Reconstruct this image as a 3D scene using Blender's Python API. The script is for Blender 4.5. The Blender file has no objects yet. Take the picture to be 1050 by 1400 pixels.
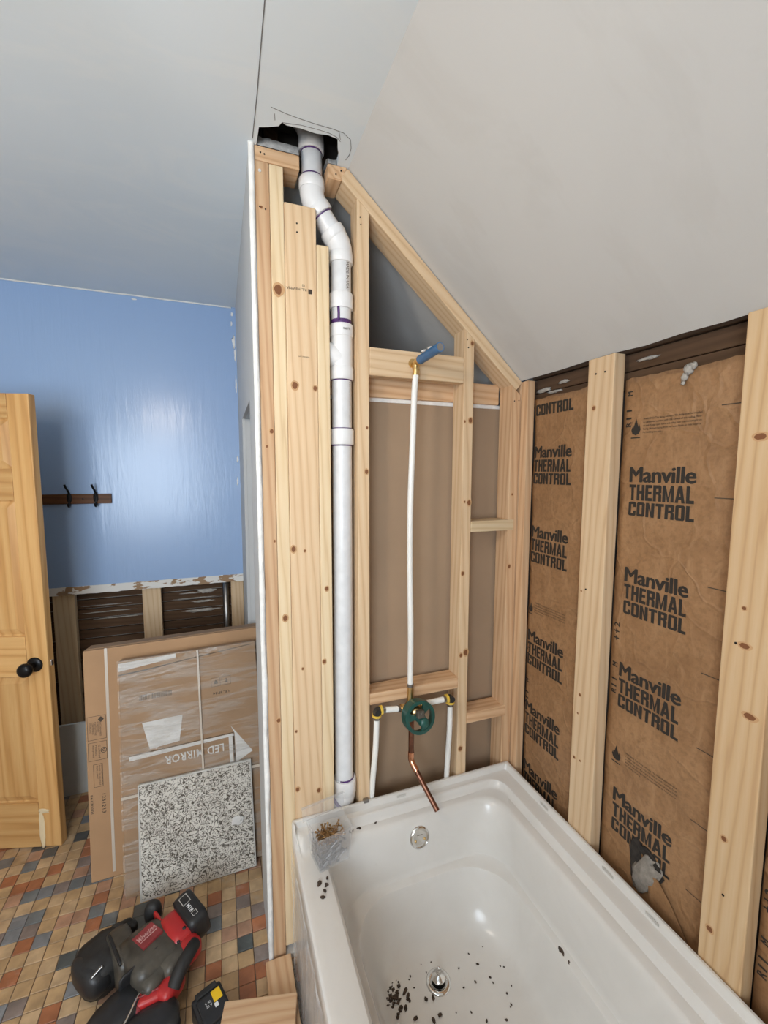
import bpy, bmesh, math, random
from mathutils import Matrix, Vector, noise as mnoise
random.seed(7)
SC = bpy.context.scene
COL = SC.collection
PI = math.pi

# ---------------------------------------------------------------- camera, light, exposure
CAM = Vector((-0.9722, -1.2652, 1.5592))
YAW, PITCH, ROLL, F_PX = math.radians(20.53), math.radians(5.47), math.radians(0.107), 589.6
cam_data = bpy.data.cameras.new('camera')
cam = bpy.data.objects.new('camera', cam_data)
COL.objects.link(cam)
_f = Vector((math.sin(YAW)*math.cos(PITCH), math.cos(YAW)*math.cos(PITCH), -math.sin(PITCH)))
_r = Vector((math.cos(YAW), -math.sin(YAW), 0))
_u = _r.cross(_f)
_r2 = _r*math.cos(ROLL) + _u*math.sin(ROLL)
_u2 = -_r*math.sin(ROLL) + _u*math.cos(ROLL)
cam.matrix_world = Matrix(((_r2.x, _u2.x, -_f.x, CAM.x), (_r2.y, _u2.y, -_f.y, CAM.y),
                           (_r2.z, _u2.z, -_f.z, CAM.z), (0, 0, 0, 1)))
cam_data.sensor_fit = 'VERTICAL'
cam_data.sensor_height = 24.0
cam_data.lens = F_PX*24.0/1400.0
cam_data.clip_start = 0.02
SC.camera = cam

world = bpy.data.worlds.new('daylight')
SC.world = world
world.use_nodes = True
world.node_tree.nodes['Background'].inputs[0].default_value = (0.62, 0.78, 1.0, 1)
world.node_tree.nodes['Background'].inputs[1].default_value = 1.0

# daylight falling in through the window behind the photographer, to the left
wl = bpy.data.lights.new('window_daylight', 'AREA')
wl.shape = 'RECTANGLE'; wl.size = 1.05; wl.size_y = 1.1
wl.energy = 62; wl.color = (0.80, 0.90, 1.0)
wlo = bpy.data.objects.new('window_daylight', wl)
COL.objects.link(wlo)
wlo.location = (-1.80, -2.30, 1.45)
wlo.rotation_euler = (PI/2, 0, 0)

LAMP_POS = Vector((-1.46, -0.82, 2.06))
LAMP_STRENGTH = 105.0

SC.view_settings.view_transform = 'Standard'
SC.view_settings.look = 'None'
SC.view_settings.gamma = 1
SC.view_settings.use_curve_mapping = False
SC.view_settings.exposure = 0.06
SC.cycles.diffuse_bounces = 7

# ---------------------------------------------------------------- helpers
WM = {}

def reg(o, mw, parent=None):
    WM[o.name] = mw.copy()
    if parent is not None:
        o.parent = parent
        o.matrix_basis = WM[parent.name].inverted() @ mw
    else:
        o.matrix_basis = mw
    return o

def tag(o, label=None, cat=None, group=None, kind=None):
    if label: o['label'] = label
    if cat: o['category'] = cat
    if group: o['group'] = group
    if kind: o['kind'] = kind
    return o

def thing(name, loc, label=None, cat=None, group=None, kind=None, rot=None):
    o = bpy.data.objects.new(name, None)
    COL.objects.link(o)
    o.empty_display_size = 0.05
    mw = Matrix.Translation(Vector(loc))
    if rot is not None: mw = mw @ rot
    reg(o, mw)
    return tag(o, label, cat, group, kind)

def put(name, me, mat=None, parent=None, mw=None, smooth=False):
    if isinstance(me, bmesh.types.BMesh):
        m2 = bpy.data.meshes.new(name); me.to_mesh(m2); me.free(); me = m2
        if smooth:
            for p in me.polygons: p.use_smooth = True
    if mat is not None and not me.materials: me.materials.append(mat)
    o = bpy.data.objects.new(name, me)
    COL.objects.link(o)
    return reg(o, mw if mw is not None else Matrix.Identity(4), parent)

def rounded(me_or_obj, angle=40):
    me = me_or_obj.data if hasattr(me_or_obj, 'data') else me_or_obj
    me.set_sharp_from_angle(angle=math.radians(angle))

def bm_box(x0, x1, y0, y1, z0, z1, bev=0.0, seg=2, bm=None):
    b = bmesh.new()
    bmesh.ops.create_cube(b, size=1.0)
    for v in b.verts:
        v.co = Vector(((x0+x1)/2+v.co.x*(x1-x0), (y0+y1)/2+v.co.y*(y1-y0), (z0+z1)/2+v.co.z*(z1-z0)))
    if bev > 0:
        bmesh.ops.bevel(b, geom=b.edges[:], offset=bev, segments=seg, affect='EDGES', profile=0.6)
    if bm is None: return b
    merge(bm, b)
    return bm

def merge(bm, b):
    m = bpy.data.meshes.new('tmp'); b.to_mesh(m); b.free(); bm.from_mesh(m); bpy.data.meshes.remove(m)

def basis(o, X, Y, Z):
    return Matrix(((X[0], Y[0], Z[0], o[0]), (X[1], Y[1], Z[1], o[1]), (X[2], Y[2], Z[2], o[2]), (0, 0, 0, 1)))

AX = {'z': ((1, 0, 0), (0, 1, 0), (0, 0, 1)), 'x': ((0, 1, 0), (0, 0, 1), (1, 0, 0)), 'y': ((0, 0, 1), (1, 0, 0), (0, 1, 0))}

def lumber(name, x0, x1, y0, y1, z0, z1, mat, parent=None, axis='z', bev=0.003, label=None):
    """a board or stud whose grain runs along its own local Z"""
    X, Y, Z = (Vector(a) for a in AX[axis])
    c = Vector(((x0+x1)/2, (y0+y1)/2, (z0+z1)/2)); d = Vector((x1-x0, y1-y0, z1-z0))
    a, b, l = abs(d.dot(X)), abs(d.dot(Y)), abs(d.dot(Z))
    o = put(name, bm_box(-a/2, a/2, -b/2, b/2, -l/2, l/2, bev), mat, parent, basis(c, X, Y, Z))
    if label: o['label'] = label
    return o

def prism(pts, depth, bev=0.0):
    """polygon in local XY, extruded to -depth..0 along Z"""
    b = bmesh.new()
    vs = [b.verts.new((p[0], p[1], 0)) for p in pts]
    f = b.faces.new(vs)
    if f.normal.z < 0: f.normal_flip()
    r = bmesh.ops.extrude_face_region(b, geom=[f])
    for v in r['geom']:
        if isinstance(v, bmesh.types.BMVert): v.co.z -= depth
    bmesh.ops.recalc_face_normals(b, faces=b.faces[:])
    if bev: bmesh.ops.bevel(b, geom=b.edges[:], offset=bev, segments=2, affect='EDGES')
    return b

def flat(pts):
    b = bmesh.new()
    f = b.faces.new([b.verts.new((p[0], p[1], 0)) for p in pts])
    f.normal_update()
    if f.normal.z < 0: f.normal_flip()
    return b

def tube(pts, r, seg=14, cap=True, bm=None, radii=None):
    bm = bm or bmesh.new()
    P = [Vector(p) for p in pts]
    n = len(P)
    T = []
    for i in range(n):
        a = P[max(0, i-1)]; c = P[min(n-1, i+1)]
        T.append((c-a).normalized())
    ref = Vector((0, 0, 1)) if abs(T[0].z) < 0.9 else Vector((1, 0, 0))
    N = (ref - T[0]*ref.dot(T[0])).normalized()
    rings = []
    for i in range(n):
        N = (N - T[i]*N.dot(T[i])).normalized()
        B = T[i].cross(N)
        rr = radii[i] if radii else r
        rings.append([bm.verts.new(P[i] + (N*math.cos(2*PI*k/seg) + B*math.sin(2*PI*k/seg))*rr) for k in range(seg)])
    for i in range(n-1):
        for k in range(seg):
            bm.faces.new((rings[i][k], rings[i][(k+1) % seg], rings[i+1][(k+1) % seg], rings[i+1][k]))
    if cap:
        bm.faces.new(rings[0][::-1]); bm.faces.new(rings[-1])
    return bm

def lathe(prof, seg=24, bm=None, closed=False):
    """profile of (r, z) turned about local Z"""
    bm = bm or bmesh.new()
    rings = []
    for r, z in prof:
        if r < 1e-6:
            v = bm.verts.new((0, 0, z)); rings.append([v]*seg)
        else:
            rings.append([bm.verts.new((r*math.cos(2*PI*k/seg), r*math.sin(2*PI*k/seg), z)) for k in range(seg)])
    prs = list(zip(rings, rings[1:]))
    if closed: prs.append((rings[-1], rings[0]))
    for A, B in prs:
        for k in range(seg):
            q = []
            for v in (A[k], A[(k+1) % seg], B[(k+1) % seg], B[k]):
                if v not in q: q.append(v)
            if len(q) > 2:
                try: bm.faces.new(q)
                except ValueError: pass
    bmesh.ops.recalc_face_normals(bm, faces=bm.faces[:])
    return bm

def axis_mat(o, d, up=(0, 0, 1)):
    Z = Vector(d).normalized()
    u = Vector(up)
    if abs(Z.dot(u)) > 0.98: u = Vector((0, 1, 0))
    X = u.cross(Z).normalized(); Y = Z.cross(X)
    return basis(Vector(o), X, Y, Z)

def blob(sx, sy, sz, n=2.6, seg=20, rings=12, bm=None, mat4=None, jitter=0, seed=0):
    """a superellipsoid: softly boxy rounded body"""
    b = bmesh.new()
    bmesh.ops.create_uvsphere(b, u_segments=seg, v_segments=rings, radius=1)
    for v in b.verts:
        p = v.co
        k = (abs(p.x)**n + abs(p.y)**n + abs(p.z)**n)**(-1/n)
        q = p*k
        if jitter: q *= 1 + jitter*mnoise.noise(q*2.2 + Vector((seed*3.1, seed, 0)))
        v.co = Vector((q.x*sx, q.y*sy, q.z*sz))
    if mat4 is not None: bmesh.ops.transform(b, matrix=mat4, verts=b.verts[:])
    if bm is None: return b
    merge(bm, b); return bm

def sm(o, angle=35):
    for p in o.data.polygons: p.use_smooth = True
    o.data.set_sharp_from_angle(angle=math.radians(angle))
    return o

def text_mesh(body, w=None, h=None, bold=0.0, align='LEFT', space=1.0):
    """lettering as a flat mesh in local XY, lower left at the origin, scaled to w x h"""
    cu = bpy.data.curves.new('lettering', 'FONT')
    cu.body = body; cu.size = 1; cu.resolution_u = 2; cu.offset = bold; cu.align_x = align; cu.space_character = space
    cu.fill_mode = 'FRONT'
    o = bpy.data.objects.new('lettering', cu)
    COL.objects.link(o)
    bpy.context.view_layer.update()
    me = bpy.data.meshes.new_from_object(o.evaluated_get(bpy.context.evaluated_depsgraph_get()))
    bpy.data.objects.remove(o); bpy.data.curves.remove(cu)
    xs = [v.co.x for v in me.vertices]; ys = [v.co.y for v in me.vertices]
    x0, x1, y0, y1 = min(xs), max(xs), min(ys), max(ys)
    s = (w/(x1-x0)) if w else None; t = (h/(y1-y0)) if h else None
    s = s or t; t = t or s
    for v in me.vertices: v.co = Vector(((v.co.x-x0)*s, (v.co.y-y0)*t, 0))
    me.materials.clear()
    return me

def shift(me, dx, dy):
    for v in me.vertices: v.co.x += dx; v.co.y += dy
    return me

def join_meshes(ms):
    b = bmesh.new()
    for m in ms:
        b.from_mesh(m); bpy.data.meshes.remove(m)
    return b

# ---------------------------------------------------------------- materials
def nodes(name):
    m = bpy.data.materials.new(name); m.use_nodes = True
    nt = m.node_tree
    return m, nt, nt.nodes['Principled BSDF']

def N(nt, t, **kw):
    n = nt.nodes.new(t)
    for k, v in kw.items(): setattr(n, k, v)
    return n

def ramp(nt, fac, stops):
    r = N(nt, 'ShaderNodeValToRGB')
    e = r.color_ramp.elements
    while len(e) < len(stops): e.new(0.5)
    for el, (p, c) in zip(e, stops):
        el.position = p; el.color = (*c, 1) if len(c) == 3 else c
    nt.links.new(fac, r.inputs[0])
    return r.outputs[0]

def mixc(nt, fac, a, b, mode='MIX'):
    m = N(nt, 'ShaderNodeMix', data_type='RGBA', blend_type=mode)
    if isinstance(fac, float): m.inputs[0].default_value = fac
    else: nt.links.new(fac, m.inputs[0])
    for i, c in ((6, a), (7, b)):
        if isinstance(c, tuple): m.inputs[i].default_value = (*c, 1)
        else: nt.links.new(c, m.inputs[i])
    return m.outputs[2]

def noise_n(nt, vec, scale, detail=3, rough=0.5, dist=0.0):
    n = N(nt, 'ShaderNodeTexNoise')
    n.inputs['Scale'].default_value = scale; n.inputs['Detail'].default_value = detail
    n.inputs['Roughness'].default_value = rough; n.inputs['Distortion'].default_value = dist
    if vec is not None: nt.links.new(vec, n.inputs['Vector'])
    return n.outputs[0]

def coords(nt, scale=(1, 1, 1), rnd=0.0):
    tc = N(nt, 'ShaderNodeTexCoord'); out = tc.outputs['Object']
    if rnd:
        oi = N(nt, 'ShaderNodeObjectInfo')
        mu = N(nt, 'ShaderNodeMath', operation='MULTIPLY'); mu.inputs[1].default_value = rnd
        nt.links.new(oi.outputs['Random'], mu.inputs[0])
        ad = N(nt, 'ShaderNodeVectorMath', operation='ADD')
        nt.links.new(out, ad.inputs[0]); nt.links.new(mu.outputs[0], ad.inputs[1]); out = ad.outputs[0]
    mp = N(nt, 'ShaderNodeMapping'); mp.inputs['Scale'].default_value = scale
    nt.links.new(out, mp.inputs[0])
    return mp.outputs[0]

def bump(nt, bsdf, h, strength=0.2, dist=0.01):
    b = N(nt, 'ShaderNodeBump'); b.inputs['Strength'].default_value = strength; b.inputs['Distance'].default_value = dist
    nt.links.new(h, b.inputs['Height']); nt.links.new(b.outputs[0], bsdf.inputs['Normal'])

def plain(name, c, rough=0.5, metal=0.0, mottle=0.0, mscale=8.0, spec=None, coat=0.0, bmp=0.0):
    m, nt, b = nodes(name)
    v = coords(nt, rnd=3.0)
    n = noise_n(nt, v, mscale, 4)
    k = mottle if mottle else 0.04
    lo = tuple(x*(1-k) for x in c); hi = tuple(min(1, x*(1+k)) for x in c)
    nt.links.new(ramp(nt, n, [(0.3, lo), (0.7, hi)]), b.inputs['Base Color'])
    b.inputs['Roughness'].default_value = rough; b.inputs['Metallic'].default_value = metal
    if spec is not None: b.inputs['Specular IOR Level'].default_value = spec
    if coat: b.inputs['Coat Weight'].default_value = coat; b.inputs['Coat Roughness'].default_value = 0.08
    if bmp: bump(nt, b, noise_n(nt, v, mscale*6, 4), bmp, 0.004)
    return m

def wood(name, light, mid, dark, knots=0.0, rough=0.6, ring=26.0, dist=3.5):
    m, nt, b = nodes(name)
    g = coords(nt, (1, 1, 0.045), rnd=9.0)
    fine = noise_n(nt, g, 220, 3, 0.6)
    w = N(nt, 'ShaderNodeTexWave', wave_type='BANDS', bands_direction='DIAGONAL')
    w.inputs['Scale'].default_value = ring; w.inputs['Distortion'].default_value = dist
    w.inputs['Detail'].default_value = 2.0; w.inputs['Detail Scale'].default_value = 1.6
    nt.links.new(g, w.inputs['Vector'])
    c1 = ramp(nt, w.outputs[1], [(0.0, light), (0.55, tuple((x+y)/2 for x, y in zip(light, mid))), (0.9, mid), (1.0, tuple(x*0.8+y*0.2 for x, y in zip(mid, dark)))])
    c2 = mixc(nt, ramp(nt, fine, [(0.35, (0, 0, 0)), (0.75, (0.5, 0.5, 0.5))]), c1, mid)
    broad = noise_n(nt, coords(nt, (1, 1, 0.3), rnd=5.0), 7, 2)
    c2 = mixc(nt, ramp(nt, broad, [(0.45, (0, 0, 0)), (0.8, (0.3, 0.3, 0.3))]), c2, tuple((x*0.75+y*0.25) for x, y in zip(mid, dark)))
    if knots:
        vo = N(nt, 'ShaderNodeTexVoronoi', feature='F1')
        vo.inputs['Scale'].default_value = 1.0; vo.inputs['Randomness'].default_value = 1.0
        kv = coords(nt, (9.0, 9.0, 4.6), rnd=23.0)
        wob = noise_n(nt, kv, 5, 2)
        ad = N(nt, 'ShaderNodeMath', operation='MULTIPLY_ADD'); ad.inputs[1].default_value = 0.08
        nt.links.new(kv, vo.inputs['Vector'])
        nt.links.new(wob, ad.inputs[0]); nt.links.new(vo.outputs['Distance'], ad.inputs[2])
        c2 = mixc(nt, ramp(nt, ad.outputs[0], [(0.10, (0.95*knots,)*3), (0.14, (0.55*knots,)*3), (0.24, (0.12,)*3), (0.36, (0, 0, 0))]), c2, dark)
    oi = N(nt, 'ShaderNodeObjectInfo')
    hs = N(nt, 'ShaderNodeHueSaturation')
    mr = N(nt, 'ShaderNodeMapRange'); mr.inputs[3].default_value = 0.88; mr.inputs[4].default_value = 1.1
    nt.links.new(oi.outputs['Random'], mr.inputs[0]); nt.links.new(mr.outputs[0], hs.inputs['Value'])
    nt.links.new(c2, hs.inputs['Color'])
    nt.links.new(hs.outputs[0], b.inputs['Base Color'])
    b.inputs['Roughness'].default_value = rough
    b.inputs['Specular IOR Level'].default_value = 0.3
    bump(nt, b, fine, 0.12, 0.002)
    return m

def clearish(name, tint, amount, rough=0.25, wr=0.0, wscale=(6, 6, 20)):
    """thin plastic: lets most light through, with a milky and glossy share"""
    m, nt, b = nodes(name)
    b.inputs['Base Color'].default_value = (*tint, 1); b.inputs['Roughness'].default_value = rough
    tr = N(nt, 'ShaderNodeBsdfTransparent'); tr.inputs[0].default_value = (0.97, 0.97, 0.97, 1)
    mx = N(nt, 'ShaderNodeMixShader'); mx.inputs[0].default_value = amount
    out = nt.nodes['Material Output']
    nt.links.new(tr.outputs[0], mx.inputs[1]); nt.links.new(b.outputs[0], mx.inputs[2]); nt.links.new(mx.outputs[0], out.inputs[0])
    if wr:
        v = coords(nt, wscale)
        n = noise_n(nt, v, 1.0, 4, 0.6, 0.5)
        bump(nt, b, n, wr, 0.02)
        lo = max(0.0, amount-0.16)
        r = ramp(nt, n, [(0.42, (lo,)*3), (0.56, (min(1, amount+0.2),)*3), (0.62, (lo,)*3)])
        nt.links.new(r, mx.inputs[0])
    return m

PINE = wood('pine_lumber', (0.71, 0.535, 0.345), (0.65, 0.455, 0.272), (0.26, 0.10, 0.035))
PINE_GOLD = wood('golden_pine_lumber', (0.70, 0.505, 0.30), (0.635, 0.42, 0.225), (0.26, 0.10, 0.035))
PINE_PALE = wood('pale_pine_lumber', (0.72, 0.58, 0.385), (0.67, 0.51, 0.31), (0.30, 0.13, 0.05))
PINE_WARM = wood('reddish_fir_lumber', (0.67, 0.46, 0.28), (0.585, 0.36, 0.20), (0.24, 0.085, 0.03))
DOOR_WOOD = wood('varnished_pine', (0.66, 0.40, 0.165), (0.57, 0.31, 0.11), (0.22, 0.075, 0.02), rough=0.35, ring=13.0, dist=6.0)
OLD_WOOD = wood('old_dark_plank', (0.095, 0.052, 0.027), (0.075, 0.040, 0.020), (0.04, 0.02, 0.01), rough=0.85)
RAIL_WOOD = wood('brown_rail_wood', (0.15, 0.06, 0.022), (0.10, 0.04, 0.015), (0.03, 0.012, 0.006), rough=0.5)

def m_kraft():
    m, nt, b = nodes('kraft_facing')
    v = coords(nt)
    n = noise_n(nt, v, 5, 5, 0.6, 0.6); n2 = noise_n(nt, v, 90, 3, 0.6)
    c = ramp(nt, n, [(0.25, (0.235, 0.122, 0.055)), (0.5, (0.31, 0.167, 0.077)), (0.75, (0.37, 0.207, 0.099))])
    c = mixc(nt, ramp(nt, n2, [(0.42, (0, 0, 0)), (0.72, (0.6, 0.6, 0.6))]), c, (0.19, 0.10, 0.045))
    n3 = noise_n(nt, coords(nt, (1, 1, 0.45)), 26, 5, 0.65, 1.5)
    c = mixc(nt, ramp(nt, n3, [(0.5, (0, 0, 0)), (0.72, (0.5, 0.5, 0.5))]), c, (0.43, 0.255, 0.13))
    cr = N(nt, 'ShaderNodeTexVoronoi', feature='DISTANCE_TO_EDGE'); cr.inputs['Scale'].default_value = 7
    wv = N(nt, 'ShaderNodeVectorMath', operation='ADD')
    nz = N(nt, 'ShaderNodeTexNoise'); nz.inputs['Scale'].default_value = 4; nz.inputs['Detail'].default_value = 3
    nt.links.new(v, nz.inputs['Vector']); nt.links.new(v, wv.inputs[0])
    sc = N(nt, 'ShaderNodeVectorMath', operation='SCALE'); sc.inputs['Scale'].default_value = 0.35
    nt.links.new(nz.outputs[1], sc.inputs[0]); nt.links.new(sc.outputs[0], wv.inputs[1]); nt.links.new(wv.outputs[0], cr.inputs['Vector'])
    cre = ramp(nt, cr.outputs['Distance'], [(0.0, (1, 1, 1)), (0.06, (0, 0, 0))])
    mx = N(nt, 'ShaderNodeMath', operation='MULTIPLY_ADD'); mx.inputs[1].default_value = 0.17
    nt.links.new(cre, mx.inputs[0]); nt.links.new(n, mx.inputs[2])
    nt.links.new(c, b.inputs['Base Color']); b.inputs['Roughness'].default_value = 0.5
    b.inputs['Specular IOR Level'].default_value = 0.4
    bump(nt, b, mx.outputs[0], 0.6, 0.012)
    return m
KRAFT = m_kraft()
INK = plain('black_print_ink', (0.022, 0.018, 0.015), 0.6)
INK_SOFT = plain('faded_print_ink', (0.06, 0.04, 0.025), 0.7)
CARD = plain('brown_cardboard', (0.40, 0.235, 0.12), 0.75, mottle=0.10, mscale=5, bmp=0.08)
CARD2 = plain('dull_cardboard', (0.33, 0.205, 0.115), 0.75, mottle=0.08, mscale=5)
GYP_PAPER = plain('grey_brown_board_paper', (0.345, 0.238, 0.152), 0.85, mottle=0.07, mscale=3)
GYP_EDGE = plain('white_gypsum', (0.80, 0.79, 0.76), 0.85, mottle=0.1, mscale=30, bmp=0.3)
WHITE_BOARD = plain('primed_white_board', (0.62, 0.66, 0.66), 0.5, mottle=0.03)
PVC = plain('white_pvc', (0.80, 0.80, 0.80), 0.28, mottle=0.03, mscale=20)
PVC_PIPE = plain('white_pvc_pipe', (0.72, 0.73, 0.74), 0.32, mottle=0.06, mscale=30)
PRIMER = plain('purple_primer', (0.085, 0.03, 0.15), 0.4, mottle=0.4, mscale=60)
PEX = plain('white_pex', (0.82, 0.81, 0.77), 0.35)
BRASS = plain('brass', (0.72, 0.50, 0.22), 0.32, metal=1.0)
STEEL = plain('crimp_steel', (0.33, 0.32, 0.31), 0.35, metal=1.0)
YELLOW_RING = plain('yellow_fitting', (0.72, 0.47, 0.06), 0.4)
BLACK_PLASTIC = plain('black_plastic', (0.018, 0.018, 0.019), 0.42, mottle=0.3)
BLACK_RUBBER = plain('black_rubber', (0.020, 0.019, 0.018), 0.6, mottle=0.5, mscale=16, bmp=0.15)
BLACK_METAL = plain('black_metal', (0.012, 0.012, 0.013), 0.35, metal=0.6)
GREEN = plain('dark_green_plastic', (0.015, 0.075, 0.06), 0.35, mottle=0.15, mscale=20)
COPPER = plain('aged_copper', (0.25, 0.115, 0.075), 0.42, metal=1.0, mottle=0.35, mscale=40)
COPPER_BRIGHT = plain('bright_copper', (0.80, 0.38, 0.22), 0.25, metal=1.0, mottle=0.2, mscale=40)
CHROME = plain('chrome', (0.80, 0.79, 0.77), 0.12, metal=1.0)
BLUE_TAPE = plain('blue_pipe_coating', (0.045, 0.13, 0.27), 0.4, mottle=0.2, mscale=30)
RED = plain('red_plastic', (0.42, 0.022, 0.022), 0.35, mottle=0.15, mscale=14)
RED_STICKER = plain('dark_red_sticker', (0.26, 0.035, 0.038), 0.35, mottle=0.2, mscale=30)
GREY_TANK = plain('smoky_grey_plastic', (0.062, 0.054, 0.042), 0.38, mottle=0.6, mscale=18)
YELLOW_STICKER = plain('yellow_sticker', (0.80, 0.50, 0.015), 0.4)
PRINT_WHITE = plain('white_print', (0.62, 0.60, 0.57), 0.6)
STICKER_WHITE = plain('white_lettering', (0.75, 0.75, 0.75), 0.5)
SCREW_M = plain('brass_coloured_screw', (0.33, 0.20, 0.09), 0.35, metal=0.8, mottle=0.3, mscale=60)
SCREW_GREY = plain('grey_screw', (0.34, 0.33, 0.33), 0.35, metal=0.8, mottle=0.3, mscale=60)
CRUMB = plain('dark_brown_crumb', (0.055, 0.035, 0.022), 0.9, mottle=0.5, mscale=120)
GLASS_WOOL = plain('grey_mineral_wool', (0.27, 0.24, 0.205), 0.95, mottle=0.25, mscale=70, bmp=0.6)
PLASTER = plain('grey_plaster', (0.40, 0.37, 0.33), 0.9, mottle=0.2, mscale=60, bmp=0.5)
HOLLOW_SHADE = plain('hollow_shade', (0.17, 0.15, 0.13), 0.95, mottle=0.4, mscale=12)  # dark tone stands in for shade in roof void, wall cavity, pipe mouths
PENCIL = plain('pencil', (0.16, 0.16, 0.165), 0.9)
STRAP = plain('clear_white_strap', (0.52, 0.45, 0.37), 0.3)
FILM = clearish('wrap_film', (0.62, 0.57, 0.50), 0.11, 0.12, wr=0.8, wscale=(3.2, 26, 1))
APRON_FILM = clearish('apron_film', (0.85, 0.85, 0.85), 0.42, 0.12, wr=0.9, wscale=(60, 14, 3))
BIN_PLASTIC = clearish('clear_bin_plastic', (0.72, 0.73, 0.74), 0.15, 0.15)
PANE = clearish('window_glass', (0.8, 0.85, 0.9), 0.08, 0.03)
GROUT = plain('dark_grout', (0.16, 0.12, 0.09), 0.9, mottle=0.3, mscale=20)
LATCH = plain('latch_steel', (0.75, 0.74, 0.72), 0.25, metal=1.0)

def m_wall(name, c, c2, rough, streak=0.0, patches=None):
    m, nt, b = nodes(name)
    v = coords(nt)
    n = noise_n(nt, v, 1.6, 4, 0.55, 0.4)
    col = ramp(nt, n, [(0.3, c), (0.7, c2)])
    if patches:
        n2 = noise_n(nt, coords(nt, (1.0, 2.0, 1.0)), 2.3, 5, 0.6, 1.0)
        col = mixc(nt, ramp(nt, n2, [(0.52, (0, 0, 0)), (0.62, (0.5, 0.5, 0.5))]), col, patches)
    nt.links.new(col, b.inputs['Base Color'])
    b.inputs['Roughness'].default_value = rough
    if streak:
        s = noise_n(nt, coords(nt, (1, 1, 0.12)), 34, 4, 0.6, 0.5)
        w = noise_n(nt, v, 3.0, 2)
        mu = N(nt, 'ShaderNodeMath', operation='MULTIPLY'); nt.links.new(s, mu.inputs[0]); nt.links.new(w, mu.inputs[1])
        bump(nt, b, mu.outputs[0], streak, 0.01)
    else:
        bump(nt, b, noise_n(nt, v, 160, 3), 0.03, 0.003)
    return m
BLUE_PAINT = m_wall('blue_wall_paint', (0.295, 0.425, 0.66), (0.315, 0.445, 0.67), 0.24, streak=0.17)
CEIL_PAINT = m_wall('grey_ceiling_paint', (0.69, 0.765, 0.82), (0.73, 0.80, 0.845), 0.8, patches=(0.765, 0.815, 0.84))
SLOPE_PAINT = m_wall('white_slope_plaster', (0.535, 0.53, 0.515), (0.565, 0.56, 0.545), 0.85, patches=(0.515, 0.505, 0.485))
RETURN_PAINT = m_wall('pale_grey_wall', (0.50, 0.51, 0.51), (0.56, 0.565, 0.56), 0.6)
ROOM_PAINT = m_wall('cream_wall_paint', (0.66, 0.63, 0.58), (0.70, 0.67, 0.62), 0.7)
SHADED_CLOSET = m_wall('shaded_blue_closet', (0.10, 0.135, 0.18), (0.12, 0.155, 0.20), 0.7)  # blue wall colour with the closet's shadow put into it

def m_torn():
    m, nt, b = nodes('torn_paper_strip')
    v = coords(nt, (1, 1, 2.2))
    n = noise_n(nt, v, 8, 4, 0.55, 0.3)
    nt.links.new(ramp(nt, n, [(0.53, (0.74, 0.72, 0.68)), (0.55, (0.33, 0.21, 0.12))]), b.inputs['Base Color'])
    b.inputs['Roughness'].default_value = 0.9
    bump(nt, b, n, 0.3, 0.004)
    return m
TORN = m_torn()

def m_worm():
    m, nt, b = nodes('vermiculated_panel')
    v = coords(nt)
    nz = N(nt, 'ShaderNodeTexNoise'); nz.inputs['Scale'].default_value = 42; nz.inputs['Detail'].default_value = 2.5
    nt.links.new(v, nz.inputs['Vector'])
    # thin winding dark lines: the level set of a noise field
    sb = N(nt, 'ShaderNodeMath', operation='SUBTRACT'); sb.inputs[1].default_value = 0.5
    ab = N(nt, 'ShaderNodeMath', operation='ABSOLUTE')
    n1 = noise_n(nt, v, 78, 1.0, 0.5, 1.2)
    nt.links.new(n1, sb.inputs[0]); nt.links.new(sb.outputs[0], ab.inputs[0])
    lines = ramp(nt, ab.outputs[0], [(0.035, (0, 0, 0)), (0.06, (1, 1, 1))])
    wear = noise_n(nt, v, 9, 3)
    tone = ramp(nt, wear, [(0.35, (0.56, 0.52, 0.455)), (0.6, (0.66, 0.62, 0.55))])
    faint = ramp(nt, noise_n(nt, v, 5, 2), [(0.55, (0, 0, 0)), (0.75, (0.55, 0.55, 0.55))])
    dark = mixc(nt, faint, (0.10, 0.082, 0.062), (0.36, 0.33, 0.29))
    c = mixc(nt, lines, dark, tone)
    nt.links.new(c, b.inputs['Base Color']); b.inputs['Roughness'].default_value = 0.7
    bump(nt, b, lines, 0.6, 0.003)
    return m
WORM = m_worm()
PANEL_RIM = plain('panel_rim', (0.50, 0.48, 0.44), 0.6, mottle=0.15, mscale=20)

def m_tub():
    m, nt, b = nodes('white_acrylic')
    v = coords(nt)
    n = noise_n(nt, v, 4, 4, 0.6, 0.5)
    c = ramp(nt, n, [(0.35, (0.645, 0.62, 0.58)), (0.6, (0.685, 0.66, 0.62))])
    dust = noise_n(nt, v, 60, 4, 0.7)
    c = mixc(nt, ramp(nt, dust, [(0.62, (0, 0, 0)), (0.85, (0.25, 0.25, 0.25))]), c, (0.52, 0.46, 0.39))
    nt.links.new(c, b.inputs['Base Color'])
    b.inputs['Roughness'].default_value = 0.22
    return m
ACRYLIC = m_tub()

def m_lamp():
    m, nt, b = nodes('lit_frosted_globe')
    b.inputs['Base Color'].default_value = (1, 0.95, 0.88, 1)
    b.inputs['Emission Color'].default_value = (1.0, 0.86, 0.70, 1)
    b.inputs['Emission Strength'].default_value = LAMP_STRENGTH
    return m
LAMP_GLOW = m_lamp()

# ---------------------------------------------------------------- the setting
H = 2.415                 # flat ceiling
XS = -0.608               # where the slope starts
SL = (H-1.879)/(-XS)      # drop per metre of slope
YB = 1.233                # blue wall
XW = -2.55                # left wall
YF = -2.18                # wall behind the camera
def zslope(x): return H - SL*(x-XS)

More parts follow.
